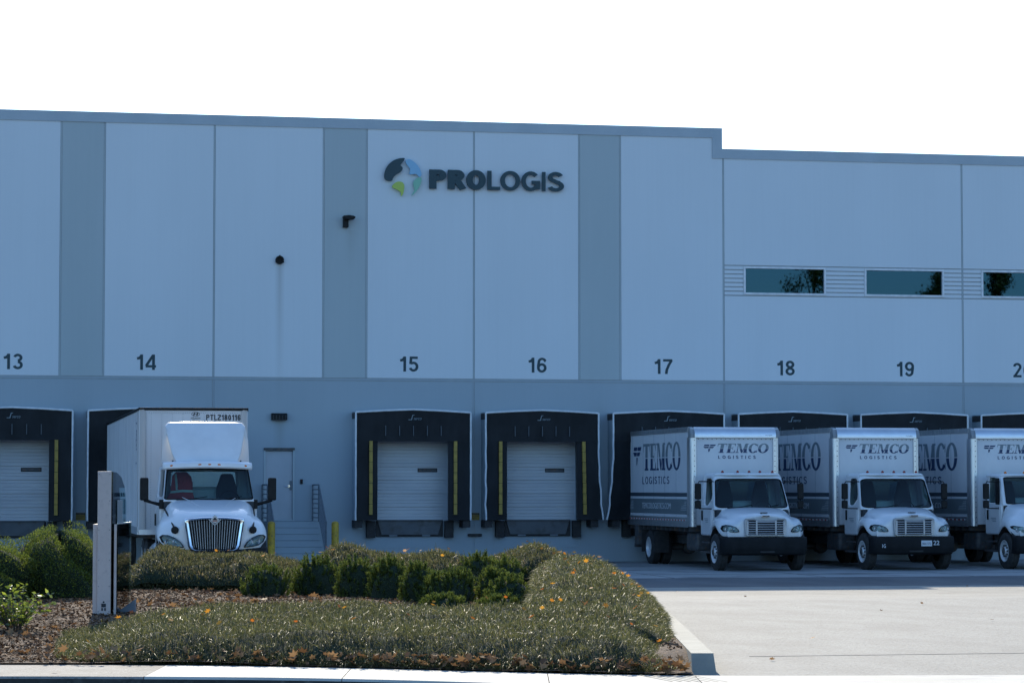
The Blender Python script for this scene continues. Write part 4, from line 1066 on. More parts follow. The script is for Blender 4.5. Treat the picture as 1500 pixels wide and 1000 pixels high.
    # ---- cab and hood
    if not variant:
        st = [(-2.86, [(1.02, .93), (1.06, 1.08), (.95, 1.27), (.80, 1.28), (.66, 1.42), (.36, 1.49), (0, 1.50)]),
              (-2.70, [(1.15, .91), (1.18, 1.10), (1.04, 1.33), (.86, 1.32), (.72, 1.485), (.40, 1.555), (0, 1.57)]),
              (-2.50, [(1.22, 1.08), (1.23, 1.19), (1.09, 1.41), (.90, 1.375), (.77, 1.53), (.44, 1.60), (0, 1.62)]),
              (-2.30, [(1.225, 1.19), (1.24, 1.27), (1.11, 1.45), (.92, 1.41), (.81, 1.57), (.48, 1.64), (0, 1.66)]),
              (-2.10, [(1.225, 1.215), (1.24, 1.29), (1.11, 1.46), (.94, 1.44), (.85, 1.60), (.52, 1.67), (0, 1.69)]),
              (-1.90, [(1.22, 1.18), (1.23, 1.27), (1.10, 1.45), (.965, 1.46), (.885, 1.63), (.56, 1.70), (0, 1.72)]),
              (-1.68, [(1.20, 1.06), (1.21, 1.20), (1.09, 1.42), (.98, 1.50), (.90, 1.66), (.62, 1.71), (0, 1.73)]),
              (-1.54, [(1.17, .90), (1.17, 1.15), (1.08, 1.38), (1.0, 1.50), (.95, 1.66), (.66, 1.71), (0, 1.73)])]
        hood_mesh(root, st, .90, .22)
        cabp = dict(ws=((-1.085, -1.60, 1.65), (1.085, -1.60, 1.65), (.965, -1.16, 2.60), (-.965, -1.16, 2.60)), bow=.30, wsh=(.02, .98, .06, .885, .075), back=-.42, xback=1.12, crown=.075,
                    side_hole=[(.12, .95 - .1), (.10, .45), (.14, .30), (.40, .12), (.62, .12), (.66, .2), (.66, .82), (.60, .90), (.2, .90)], rear_hole=(.12, .88, .25, .80, .06), zlow=.93, yf_low=-1.50)
        lampz = 2.665
    else:
        st = [(-2.86, [(1.00, .93), (1.05, 1.06), (.97, 1.22), (.80, 1.30), (.64, 1.42), (.36, 1.50), (0, 1.52)]),
              (-2.70, [(1.14, .91), (1.18, 1.08), (1.08, 1.28), (.88, 1.36), (.68, 1.50), (.40, 1.58), (0, 1.60)]),
              (-2.50, [(1.21, 1.02), (1.23, 1.15), (1.13, 1.37), (.93, 1.43), (.74, 1.58), (.44, 1.65), (0, 1.67)]),
              (-2.30, [(1.225, 1.14), (1.24, 1.24), (1.15, 1.42), (.96, 1.48), (.80, 1.64), (.48, 1.70), (0, 1.72)]),
              (-2.10, [(1.225, 1.18), (1.24, 1.27), (1.15, 1.43), (.98, 1.51), (.85, 1.68), (.52, 1.74), (0, 1.76)]),
              (-1.90, [(1.22, 1.14), (1.23, 1.24), (1.13, 1.41), (.99, 1.53), (.89, 1.72), (.56, 1.78), (0, 1.80)]),
              (-1.68, [(1.20, 1.02), (1.21, 1.17), (1.10, 1.38), (1.0, 1.54), (.93, 1.75), (.62, 1.81), (0, 1.83)]),
              (-1.54, [(1.15, .90), (1.15, 1.15), (1.07, 1.35), (1.0, 1.55), (.96, 1.76), (.66, 1.82), (0, 1.84)])]
        hood_mesh(root, st, .90, .25)
        cabp = dict(ws=((-1.02, -1.55, 1.76), (1.02, -1.55, 1.76), (.97, -1.22, 2.60), (-.97, -1.22, 2.60)), bow=.18, wsh=(.05, .95, .05, .93, .04), back=-.42, xback=1.06, crown=.06,
                    side_hole=[(.30, .92), (.30, .10), (.34, .08), (.78, .08), (.80, .12), (.80, .90), (.76, .94)], rear_hole=(.12, .88, .25, .80, .06), zlow=.93, yf_low=-1.50)
        lampz = 2.65
    S, cabo, ro = cab_glazing(root, cabp, 'box')
    if variant:
        q = MB(); q.box(-1.06, -1.03, -1.36, -1.12, 1.78, 2.52); q.box(1.03, 1.06, -1.36, -1.12, 1.78, 2.52); q.build('quarter_window', 'plastic', cabo, bevel=.01)
    for x in ((-.72, -.32, 0, .32, .72) if not variant else (-.78, -.25, 0, .25, .78)):
        l = MB(); yy = S((x / 1.0 + 1) / 2, 1.0).y + .10
        l.lathe([(.042, 0), (.038, .035), (.015, .058), (0, .06)], (x, yy, lampz), 'z', 12); l.build('marker_lamp', 'redlens' if not variant else 'amber', ro, smooth=40)
    # front details
    yf = lambda x: -2.90 + .22 * (x / 1.2) ** 2
    if not variant:
        gr = MB(); gx0, gx1, gz0, gz1 = -.60, .60, .945, 1.425
        out = [(gx0 + .07, gz0), (gx1 - .07, gz0), (gx1 - .03, gz0 + .03), (gx1, gz1 - .10), (gx1 - .01, gz1 - .03), (gx1 - .06, gz1), (.34, gz1), (.27, gz1 - .045), (-.27, gz1 - .045), (-.34, gz1), (gx0 + .06, gz1), (gx0 + .01, gz1 - .03), (gx0, gz1 - .10), (gx0 + .03, gz0 + .03)]
        n = len(out); inn = [((a) * .93, (gz0 + gz1) / 2 - .01 + (b - (gz0 + gz1) / 2) * .84) for a, b in out]
        vs = [(a, yf(a) + .02, b) for a, b in out] + [(a, yf(a) - .03, b) for a, b in [(p[0] * .985, (gz0 + gz1) / 2 + (p[1] - (gz0 + gz1) / 2) * .97) for p in out]] + [(a, yf(a) - .025, b) for a, b in inn] + [(a, yf(a) - .006, b) for a, b in inn]
        gr.add(vs, [(j * n + i, j * n + (i + 1) % n, (j + 1) * n + (i + 1) % n, (j + 1) * n + i) for j in range(3) for i in range(n)])
        go = gr.build('grille', 'grille', root, smooth=30)
        bk = MB(); bk.add([(a, yf(a) - .008, b) for a, b in inn], [tuple(range(n))]); bk.build('grille_void', 'plastic', go)
        bars = MB()
        for q in range(6):
            z = gz0 + .065 + q * .062
            def bf(u, v, z=z): x = (-.51 + 1.02 * u) * (1 + .012 * q); th = 2 * math.pi * v; return (x, yf(x) - .024 + .012 * math.cos(th), z + .014 * math.sin(th))
            bars.grid(bf, 16, 8)
        for x in (-.27, .27): bars.box(x - .022, x + .022, yf(x) - .038, yf(x) - .012, gz0 + .04, gz1 - .065)
        for s_ in (-1, 1): bars.box(s_ * .52 - .03, s_ * .52 + .03, yf(.52) - .034, yf(.52) - .01, gz0 + .045, gz1 - .07)
        bars.build('grille_bars', 'grille', go, smooth=60)
        em = MB(); em.prism([(-.115, 1.478), (-.105, 1.458), (.105, 1.458), (.115, 1.478), (.115, 1.492), (.105, 1.512), (-.105, 1.512), (-.115, 1.492)], -2.885, -2.80); em.build('hood_emblem', 'chrome', root, bevel=.006)
        em = MB(); em.prism([(-.10, 1.468), (.10, 1.468), (.10, 1.502), (-.10, 1.502)], -2.888, -2.885); em.build('emblem_plate', 'stripedark', root)
        em = MB(); em.box(-.10, .10, -2.73, -2.66, 1.572, 1.584); em.build('hood_vent', 'plastic', root)
        hlo = [(-1.16, 1.15), (-1.13, 1.22), (-1.05, 1.245), (-.95, 1.235), (-.82, 1.19), (-.75, 1.12), (-.735, 1.06), (-.80, 1.045), (-1.0, 1.05), (-1.12, 1.07)]
        yh = lambda x: -2.865 + .24 * (abs(x) / 1.1) ** 4
    else:
        gr = MB(); frame_ring(gr, -.60, .60, .93, 1.40, -2.935, -2.86, .05); go = gr.build('grille', 'chrome', root, bevel=.01)
        bk = MB(); bk.box(-.56, .56, -2.90, -2.895, .97, 1.36); bk.build('grille_void', 'plastic', go)
        bars = MB()
        for q in range(5): bars.box(-.56, .56, -2.925, -2.90, 1.02 + q * .075, 1.045 + q * .075)
        bars.build('grille_bars', 'chrome', go)
        hlo = [(-1.19, 1.18), (-1.12, 1.20), (-.95, 1.17), (-.80, 1.12), (-.70, 1.05), (-.74, 1.0), (-.90, 1.0), (-1.05, 1.05), (-1.16, 1.12)]
        yh = lambda x: -2.86 + .27 * (abs(x) / 1.1) ** 4
    headlight(root, hlo, yh); headlight(root, [(-a, b) for a, b in reversed(hlo)], yh)
    bp = MB(); n = 24; rows = []
    def bfn(u, v):
        x = -1.21 + 2.42 * u; a = abs(x) / 1.21; y = -3.02 + .10 * a ** 2 + (.28 * max(0, (a - .86) / .14) ** 2)
        prof = [(.06, .90), (0, .885), (-.012, .80), (0, .62), (.05, .50), (.14, .46)]; k = min(4, int(v * 5)); t = v * 5 - k
        return (x, y + prof[k][0] * (1 - t) + prof[k+1][0] * t, prof[k][1] * (1 - t) + prof[k+1][1] * t)
    bp.grid(bfn, 36, 15); bpo = bp.build('bumper', 'bumper', root, smooth=40, fix=False, solid=.03)
    sl = MB(); sl.box(-.42, .42, -3.028, -2.99, .66, .72); sl.box(-.20, .20, -3.02, -2.97, .50, .56); sl.build('bumper_slot', 'black', bpo)
    wy = -2.10
    wheel(root, -1.09, wy, .505, .27, -1); wheel(root, 1.09, wy, .505, .27, 1)
    wheel(root, -1.10, 4.75, .505, .27, -1, dual=True, front=False); wheel(root, 1.10, 4.75, .505, .27, 1, dual=True, front=False)
    ar = MB()
    for s_ in (-1, 1):
        vs = []
        for i in range(13):
            th = R(-5 + 190 * i / 12); yy, zz = wy + .60 * math.cos(th), .56 + .60 * math.sin(th); vs += [(s_ * .72, yy, zz), (s_ * 1.19, yy, zz)]
        ar.add(vs, [(2*i, 2*i+1, 2*i+3, 2*i+2) for i in range(12)])
    ar.build('wheel_arch_liner', 'black', root, smooth=60, fix=False)
    stp_ = MB()
    for s_ in (-1, 1): stp_.box(s_ * .80, s_ * 1.14, -1.40, -.50, .45, .50); stp_.box(s_ * .80, s_ * 1.12, -1.36, -.50, .72, .76); stp_.box(s_ * .78, s_ * .82, -1.4, -.5, .45, .93)
    stp_.build('cab_step', 'dsteel', root, bevel=.008)
    fl = MB()
    for s_ in (-1, 1):
        for ya in (4.0, 5.45): fl.box(s_ * .82, s_ * 1.27, ya, ya + .02, .35, 1.0)
    fl.build('mud_flap', 'black', root)
    chassis(root, -2.7, 6.9, [4.75])
    truck_mirrors(root, 1.0, -1.55, -1.28, 2.40, 1.70)
    if variant: pass
    if plate:
        p_ = MB(); p_.box(.12, .43, -3.085, -3.07, .66, .815); po = p_.build('number_plate', 'pale', root)
        text_obj('plate_number', plate, .06, (.15, -3.085, .70), 'navy', po, width=.25, depth=.003)
    if unit:
        text_obj('unit_number', unit, .12, (.48, -3.04, .69), 'pale', root, width=.17, bold=.01, depth=.03)
        text_obj('unit_number', '1G', .10, (-.98, -2.97, .62), 'pale', root, width=.10, bold=.01, depth=.035)
    return root
box_truck(4.92, -7.32, 'white TEMCO box truck parked nearest the hedge below number 17, no front plate', rot=R(.9))
box_truck(9.09, -7.30, 'middle white TEMCO box truck with licence plate and 22 on its black bumper', plate='8B61572', unit='22', rot=R(2.0))
box_truck(13.20, -7.35, 'white TEMCO box truck cut off by the right edge, with boxy windows and pointed headlamp', variant=True, rot=R(2.2))

# ---------------------------------------------------------------- semi trailer
TX, TY = -10.95, -16.2
tl_ = empty('semi_trailer', (TX, TY, 0), label='long white dry van semi trailer backed into dock 14 behind the tractor', cat='trailer')
Lt = 15.7; b = MB()
prof = []
for cx, cy, a0 in ((1.30 - .14, .14, 0), (-1.30 + .14, .14, 90)): pass
b.box(-1.29, 1.29, .03, Lt, 1.20, 4.09); tb = b.build('van_body', 'trailer_white', tl_, bevel=.02)
s = MB()
for sd_ in (-1, 1):
    vs = []
    for z in (1.20, 4.10):
        for i in range(9):
            th = R(90) * i / 8; vs.append((sd_ * (1.30 - .13 + .135 * math.sin(th)), .12 - .135 * math.cos(th), z))
        vs.append((sd_ * 1.305, .32, z))
    m_ = 10; s.add(vs, [(i, i + 1, m_ + i + 1, m_ + i) for i in range(9)])
    s.box(sd_ * 1.135, sd_ * 1.17, -.015, .03, 1.20, 4.08)
s.build('corner_post', 'trailer_post', tb, smooth=50, fix=False)
s = MB(); s.box(-1.305, 1.305, -.02, .06, 4.10, 4.15); s.box(-1.31, -1.27, .06, Lt, 4.07, 4.14); s.box(1.27, 1.31, .06, Lt, 4.07, 4.14); s.box(-1.31, 1.31, .05, Lt, 4.09, 4.12); s.build('top_rail', 'plastic', tb, bevel=.006)
s = MB(); s.box(-1.31, -1.27, .1, Lt, 1.14, 1.32); s.box(1.27, 1.31, .1, Lt, 1.14, 1.32); s.box(-1.28, 1.28, -.02, .06, 1.14, 1.26); s.build('bottom_rail', 'alu', tb)
s = MB()
for sd_ in (-1, 1):
    for q in range(25): s.box(sd_ * 1.288, sd_ * 1.305, .55 + q * .61, .60 + q * .61, 1.32, 4.07)
s.build('side_posts', 'trailer_white', tb)
s = MB()
for q in range(9):
    for k in range(44): xq = -1.0 + q * .25; s.lathe([(0, -.006), (.008, -.005), (.009, .002)], (xq, .026, 1.33 + k * .062), 'y', 5)
for q in range(40): s.lathe([(0, -.006), (.009, -.005), (.009, .002)], (-1.05 + q * .0535, .024, 4.03), 'y', 5)
for k in range(80): s.lathe([(0, -.006), (.009, -.005), (.009, .002)], (-1.125, -.015, 1.3 + k * .0345), 'y', 5)
s.build('rivets', 'grayblue', tb)
sans('trailer_number', 'PTLZ180116', (.30, .026, 3.855), .135, 'inkblack', tb, width=.82, weight=.20, gap=.13, depth=.004)
em = MB()
ring = [(math.cos(R(a)) , math.sin(R(a))) for a in range(0, 361, 15)]
for i in range(24):
    a, b_ = ring[i], ring[i + 1]; em.add([(.05 + a[0] * .10, .024, 4.0 + a[1] * .052), (.05 + b_[0] * .10, .024, 4.0 + b_[1] * .052), (.05 + b_[0] * .088, .024, 4.0 + b_[1] * .042), (.05 + a[0] * .088, .024, 4.0 + a[1] * .042)], [(0, 1, 2, 3)])
for x in (-.05, .025): em.add([(.05 + x - .012, .0235, 3.965), (.05 + x + .018, .0235, 3.965), (.05 + x + .042, .0235, 4.035), (.05 + x + .012, .0235, 4.035)], [(0, 1, 2, 3)])
em.add([(.01, .023, 3.992), (.09, .023, 3.996), (.09, .023, 4.008), (.01, .023, 4.004)], [(0, 1, 2, 3)])
em.build('maker_emblem', 'inkblack', tb)
text_obj('maker_name', 'HYUNDAI', .035, (-.06, .028, 3.885), 'inkblack', tb, width=.22, bold=.02)
text_obj('maker_name', 'Translead', .028, (-.03, .028, 3.835), 'inkblack', tb, width=.16)
# side lettering, vertical, near the front
s = MB()
for q, (z, l) in enumerate(((3.78, .30), (3.60, .22), (3.5, .2), (3.38, .26), (3.25, .22), (3.15, .2), (2.82, .34))): s.box(-1.292, -1.2885, .62, .62 + l * 2.2, z, z + .035)
for q in range(3): s.box(-1.292, -1.2885, .62 + q * .2, .68 + q * .2, 3.15 + .1 * (q % 2), 3.6)
s.build('side_lettering', 'navy', tb)
s = MB()
for q in range(30): s.box(-1.2, 1.2, .3 + q * .5, .36 + q * .5, 1.05, 1.18)
s.box(-.5, -.4, .4, Lt - .3, .95, 1.06); s.box(.4, .5, .4, Lt - .3, .95, 1.06); s.build('underframe', 'dsteel', tl_)
for x in (-.95, .95):
    s = MB(); s.box(x - .07, x + .07, 2.6, 2.74, .06, 1.15); s.box(x - .15, x + .15, 2.52, 2.82, .0, .05); s.build('landing_leg', 'dsteel', tl_)
for ya in (12.0, 13.25):
    wheel(tl_, -1.12, ya, .51, .27, -1, dual=True, front=False, material='rim'); wheel(tl_, 1.12, ya, .51, .27, 1, dual=True, front=False)

# ---------------------------------------------------------------- tractor
tr = empty('semi_tractor', (-10.80, TY, 0), label='white day cab semi tractor with chrome slatted grille and roof air deflector', cat='semi truck')
st = [(-4.16, [(1.00, .88), (1.04, 1.02), (.96, 1.22), (.84, 1.33), (.74, 1.46), (.45, 1.585), (0, 1.60)]),
      (-3.98, [(1.15, .90), (1.19, 1.08), (1.09, 1.34), (.93, 1.41), (.79, 1.56), (.47, 1.67), (0, 1.685)]),
      (-3.75, [(1.22, 1.02), (1.24, 1.18), (1.13, 1.44), (.97, 1.48), (.82, 1.65), (.48, 1.75), (0, 1.77)]),
      (-3.45, [(1.235, 1.18), (1.25, 1.28), (1.13, 1.52), (.99, 1.55), (.85, 1.74), (.50, 1.83), (0, 1.85)]),
      (-3.15, [(1.235, 1.2), (1.25, 1.32), (1.14, 1.54), (1.01, 1.60), (.88, 1.82), (.52, 1.90), (0, 1.92)]),
      (-2.90, [(1.23, 1.12), (1.24, 1.26), (1.13, 1.50), (1.03, 1.66), (.91, 1.89), (.54, 1.96), (0, 1.98)]),
      (-2.62, [(1.20, .92), (1.20, 1.2), (1.10, 1.46), (1.04, 1.70), (.95, 1.95), (.58, 2.01), (0, 2.03)])]
hood_mesh(tr, st, .84, .42)
cr_ = MB()                                             # crease lines of the hood
for s_ in (-1, 1):
    cr_.tube([(s_ * .62, -2.70, 2.035), (s_ * .45, -3.1, 1.945), (s_ * .30, -3.6, 1.84)], .006, 4)
cr_.build('hood_crease', 'truck_white', tr)
cabp = dict(ws=((-1.03, -2.66, 1.94), (1.03, -2.66, 1.94), (.935, -2.18, 2.735), (-.935, -2.18, 2.735)), bow=.24, wsh=(.008, .992, .06, .985, .035), back=-1.10, xback=1.10, crown=.05,
            side_hole=[(.14, .90), (.10, .40), (.14, .15), (.5, .12), (.66, .14), (.70, .2), (.70, .86), (.64, .92)], rear_hole=(.14, .86, .42, .86, .04), zlow=.95, yf_low=-2.55)
S, cabo, ro = cab_glazing(tr, cabp, 'tractor')
vs_ = MB()
def vfn(u, v):
    a = 2 * u - 1; x = 1.015 * a; y = -2.18 - .02 - .24 * (1 - a * a); 
    pz = [(.30, 2.845), (.05, 2.835), (-.02, 2.80), (-.03, 2.74), (.0, 2.715)]; k = min(3, int(v * 4)); t = v * 4 - k
    return (x, y + pz[k][0] * (1 - t) + pz[k+1][0] * t, pz[k][1] * (1 - t) + pz[k+1][1] * t - .035 * a * a)
vs_.grid(vfn, 30, 12); vis = vs_.build('roof_header', 'truck_white', tr, smooth=50, fix=False, solid=.03)
for px in (253.2, 293.3, 306.5, 319.5, 358.7):
    X = wall(px, 680, TY - 2.4)[0] + 10.80; a = X / 1.015
    l = MB(); l.lathe([(.055, 0), (.05, .022), (0, .032)], (0, 0, 0), 'y', 16)
    o = l.build('marker_lamp', 'amber', vis, smooth=40, fix=False); o.scale = (1.15, -1, .48); o.location = (X, -2.228 - .24 * (1 - a * a), 2.775 - .035 * a * a)
df = MB()
outl = [(-.70, 2.82), (.70, 2.82), (.80, 3.05), (.925, 3.60), (.93, 3.68), (.86, 3.76), (.5, 3.775), (-.5, 3.775), (-.86, 3.76), (-.93, 3.68), (-.925, 3.60), (-.80, 3.05)]
yfn = lambda z, x: -2.15 + (z - 2.82) * .62 + .12 * (x / .95) ** 2
n = len(outl); df_o = dens(outl, 3); n = len(df_o)
cv = []
for k_ in (1.0, .97, .8, .5, .2):
    cv += [(a * k_, yfn(3.3 + (b - 3.3) * k_, a * k_) - (.0 if k_ == 1 else .02) - .05 * (1 - k_), 3.3 + (b - 3.3) * k_) for a, b in df_o]
cv.append((0, yfn(3.3, 0) - .075, 3.3))
df.add(cv, [(j * n + i, j * n + (i + 1) % n, (j + 1) * n + (i + 1) % n, (j + 1) * n + i) for j in range(4) for i in range(n)] + [(4 * n + i, 4 * n + (i + 1) % n, 5 * n) for i in range(n)])
dfo = df.build('air_deflector', 'truck_white', tr, smooth=50, solid=.02)
sf = MB()
for s_ in (-1, 1): sf.prism([(s_ * .72, 2.80), (s_ * 1.02, 2.80), (s_ * .99, 3.35), (s_ * .92, 3.66)], -1.62, -1.58)
sf.build('side_fairing', 'trailer_white', dfo)
sp2 = MB()
for s_ in (-1, 1): sp2.tube([(s_ * .6, -1.3, 2.8), (s_ * .6, -1.62, 3.6)], .02, 6); sp2.tube([(s_ * .78, -2.0, 2.80), (s_ * .78, -2.0, 2.88)], .02, 6); sp2.tube([(s_ * .64, -2.05, 2.80), (s_ * .64, -2.05, 2.88)], .02, 6)
sp2.build('deflector_bracket', 'plastic', dfo)
# grille
yg = lambda x: -4.205 + .29 * (x / 1.2) ** 2
zc = 1.19
gout = [(-.46, .835), (0, .82), (.46, .835), (.54, .87), (.585, .95), (.655, 1.40), (.675, 1.54), (.655, 1.565), (.3, 1.60), (0, 1.61), (-.3, 1.60), (-.655, 1.565), (-.675, 1.54), (-.655, 1.40), (-.585, .95), (-.54, .87)]
go_ = dens(gout, 2); n = len(go_)
gi_ = [(a * .86, zc + (b - zc) * .86 - .005) for a, b in go_]
fr = MB(); vs = []
for src, dy in ((go_, .05), ([(a * .99, zc + (b - zc) * .99) for a, b in go_], -.03), ([(a * .93, zc + (b - zc) * .93) for a, b in go_], -.055), (gi_, -.03), (gi_, .03)): vs += [(a, yg(a) + dy, b) for a, b in src]
fr.add(vs, [(j * n + i, j * n + (i + 1) % n, (j + 1) * n + (i + 1) % n, (j + 1) * n + i) for j in range(4) for i in range(n)])
gro = fr.build('grille', 'chrome', tr, smooth=60)
bk = MB(); bk.add([(a, yg(a) + .012, b) for a, b in gi_] , [tuple(range(n))]); bk.build('grille_void', 'plastic', gro)
bars = MB()
zt_ = lambda x: 1.53 - .03 * (x / .55) ** 2 - (.11 * max(0, 1 - abs(x) / .16))
for q in range(-9, 10):
    xt = q * .0585; xb_ = q * .050
    bars.tube([(xb_, yg(xb_) - .02, .89 if abs(q) < 8 else .93), (xt, yg(xt) - .02, zt_(xt))], .0055 if q else .010, 6)
for s_ in (-1, 1): bars.tube([(0, yg(0) - .03, 1.42), (s_ * .06, yg(0) - .03, 1.475), (s_ * .13, yg(0) - .03, 1.545)], .013, 6)
bars.build('grille_bars', 'slat', gro, smooth=60)
em = MB(); em.prism([(0, 1.45), (.09, 1.52), (.09, 1.56), (0, 1.655), (-.09, 1.56), (-.09, 1.52)], yg(0) - .055, yg(0)); em.build('emblem', 'grille', gro, bevel=.008)
em = MB(); em.prism([(-.055, 1.535), (.055, 1.535), (0, 1.595)], yg(0) - .062, yg(0) - .056); em.build('emblem', 'plastic', gro)
em = MB(); em.prism([(-.045, 1.505), (.045, 1.505), (.055, 1.525), (-.055, 1.525)], yg(0) - .062, yg(0) - .056); em.build('emblem', 'redlens', gro)
hlo = [(-1.18, 1.15), (-1.12, 1.195), (-1.0, 1.19), (-.86, 1.13), (-.74, 1.04), (-.675, .94), (-.70, .925), (-.86, .935), (-1.0, .965), (-1.13, 1.04)]
yh = lambda x: -4.205 + .30 * (abs(x) / 1.2) ** 2 + .17 * (abs(x) / 1.2) ** 5
headlight(tr, hlo, yh); headlight(tr, [(-a, b) for a, b in reversed(hlo)], yh)
bp = MB()
def bfn(u, v):
    x = -1.22 + 2.44 * u; a = abs(x) / 1.22; y = -4.24 + .40 * a ** 2 + (.15 * max(0, (a - .86) / .14) ** 2)
    pr = [(.06, .80 + .10 * a), (0, .79 + .10 * a), (-.02, .66), (0, .45), (.05, .32), (.12, .30)]; k = min(4, int(v * 5)); t = v * 5 - k
    return (x, y + pr[k][0] * (1 - t) + pr[k+1][0] * t, pr[k][1] * (1 - t) + pr[k+1][1] * t)
bp.grid(bfn, 36, 15); bp.build('bumper', 'bumper', tr, smooth=40, fix=False, solid=.03)
wheel(tr, -1.10, -3.28, .51, .28, -1); wheel(tr, 1.10, -3.28, .51, .28, 1)
ar = MB()
for s_ in (-1, 1):
    vs = []
    for i in range(13):
        th = R(-5 + 190 * i / 12); yy, zz = -3.28 + .64 * math.cos(th), .56 + .62 * math.sin(th); vs += [(s_ * .72, yy, zz), (s_ * 1.2, yy, zz)]
    ar.add(vs, [(2*i, 2*i+1, 2*i+3, 2*i+2) for i in range(12)])
ar.build('wheel_arch_liner', 'black', tr, smooth=60, fix=False)
for ya in (.95, 2.2):
    wheel(tr, -1.08, ya, .51, .27, -1, dual=True, front=False); wheel(tr, 1.08, ya, .51, .27, 1, dual=True, front=False)
chassis(tr, -3.9, 2.9, [.95, 2.2], tank=False)
tk = MB()
for s_ in (-1, 1): tk.lathe([(0, -.6), (.28, -.6), (.3, -.58), (.3, .58), (.28, .6), (0, .6)], (s_ * .93, -1.0, .70), 'y', 24)
tk.build('fuel_tank', 'alu', tr, smooth=40)
fw = MB(); fw.lathe([(0, 1.06), (.45, 1.06), (.47, 1.12), (.45, 1.14), (0, 1.14)], (0, 1.5, 0), 'z', 24); fw.build('fifth_wheel', 'dsteel', tr)
for s_ in (-1, 1):
    xm = 1.46
    m = MB(); m.box(s_ * (xm - .095), s_ * (xm + .095), -2.56, -2.44, 1.96, 2.48) ; mo = m.build('mirror', 'plastic', tr, bevel=.035)
    m = MB(); m.box(s_ * .90, s_ * 1.12, -2.62, -2.45, 1.77, 1.98); m.tube([(s_ * 1.10, -2.5, 1.87), (s_ * 1.30, -2.5, 1.92), (s_ * xm, -2.5, 1.98)], [.045, .035, .05], 8); m.build('mirror_base', 'plastic', mo, bevel=.02)
    m = MB(); m.tube([(s_ * 1.02, -2.55, 1.80), (s_ * .98, -3.2, 1.66), (s_ * .88, -4.0, 1.36)], .020, 8); m.tube([(s_ * .99, -3.05, 1.68), (s_ * .84, -3.5, 1.60), (s_ * .70, -3.85, 1.50)], .018, 8); m.tube([(s_ * .70, -3.85, 1.50), (s_ * .63, -3.92, 1.48)], .026, 8)
    m.lathe([(0, -.04), (.06, -.035), (.085, .0), (.07, .05), (0, .07)], (s_ * .87, -4.04, 1.31), 'y', 18); m.build('hood_mirror', 'plastic', mo, smooth=50)
# high-visibility vest on the seat back
vo = empty('safety_vest', (-10.80 - .53, TY - 1.60, 1.95), label='red safety vest with silver bands draped over the cab seat', cat='vest')
v_ = MB()
vout = [(-.36, .0), (.30, .0), (.24, .22), (.24, .40), (.20, .56), (.10, .66), (-.14, .66), (-.22, .58), (-.24, .40), (-.26, .2)]
vd = dens(vout, 3); n = len(vd); cv = []
for k_, dy in ((1, .16), (1.02, .02), (.9, -.02), (.6, -.035), (.3, -.04)): cv += [(a * k_, dy + .012 * math.sin(a * 30), .33 + (b - .33) * k_) for a, b in vd]
cv.append((0, -.04, .33)); v_.add(cv, [(j * n + i, j * n + (i + 1) % n, (j + 1) * n + (i + 1) % n, (j + 1) * n + i) for j in range(4) for i in range(n)] + [(4 * n + i, 4 * n + (i + 1) % n, 5 * n) for i in range(n)])
v_.build('fabric', 'vest', vo, smooth=60)
v_ = MB(); v_.add([(-.28, -.045, .17), (0, -.055, .20), (.25, -.045, .19), (.25, -.045, .245), (0, -.055, .255), (-.27, -.045, .225)], [(0, 1, 4, 5), (1, 2, 3, 4)]); v_.add([(-.15, -.05, .25), (-.10, -.05, .25), (-.13, -.045, .62), (-.18, -.045, .62)], [(0, 1, 2, 3)]); v_.build('reflective_band', 'reflective', vo)
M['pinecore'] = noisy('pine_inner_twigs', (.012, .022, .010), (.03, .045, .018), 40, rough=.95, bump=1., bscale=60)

# ================================================================ PLANTING
def blades(name, pts, nrm, n_len, width, material, droop=.5, spread=.8, parent=None, up=.6, seg=2):
    """thin tapering blades: pts (n,3) roots, nrm (n,3) main direction"""
    n = len(pts); d = nrm + nrg.normal(0, spread, (n, 3)) * .5; d[:, 2] = d[:, 2] * 1 + up * nrg.random(n); d /= np.linalg.norm(d, axis=1)[:, None]
    ln = n_len[0] + (n_len[1] - n_len[0]) * nrg.random(n); wd = width[0] + (width[1] - width[0]) * nrg.random(n)
    side = np.cross(d, nrg.normal(0, 1, (n, 3))); side /= np.linalg.norm(side, axis=1)[:, None] + 1e-9
    s = side * (wd / 2)[:, None]; g = np.zeros((n, 3)); g[:, 2] = -droop * (.5 + nrg.random(n))
    m1 = pts + d * (ln * .5)[:, None] + g * (ln * .18)[:, None]; tip = pts + d * (ln * .95)[:, None] + g * (ln * .75)[:, None]
    V = np.stack([pts - s, pts + s, m1 + s * .9, m1 - s * .9, tip], 1).reshape(-1, 3)
    b = np.arange(n)[:, None] * 5
    return V, [b + np.array([[0, 1, 2, 3]]), b + np.array([[3, 2, 4]])]
def leaves(pts, nrm, size, width_ratio=.5, spread=1.):
    """small pointed leaves: two quads folded on the midrib, 6 verts"""
    n = len(pts); d = nrm + nrg.normal(0, spread, (n, 3)) * .6; d /= np.linalg.norm(d, axis=1)[:, None]
    sd = np.cross(d, nrg.normal(0, 1, (n, 3))); sd /= np.linalg.norm(sd, axis=1)[:, None] + 1e-9
    up = np.cross(sd, d); L_ = (size[0] + (size[1] - size[0]) * nrg.random(n))[:, None]; W = L_ * width_ratio / 2
    V = np.stack([pts, pts + d * L_ * .45 + sd * W + up * W * .3, pts + d * L_, pts + d * L_ * .45 - sd * W + up * W * .3, pts + d * L_ * .5], 1).reshape(-1, 3)
    b = np.arange(n)[:, None] * 5
    return V, [b + np.array([[0, 1, 4]]), b + np.array([[1, 2, 4]]), b + np.array([[2, 3, 4]]), b + np.array([[3, 0, 4]])]
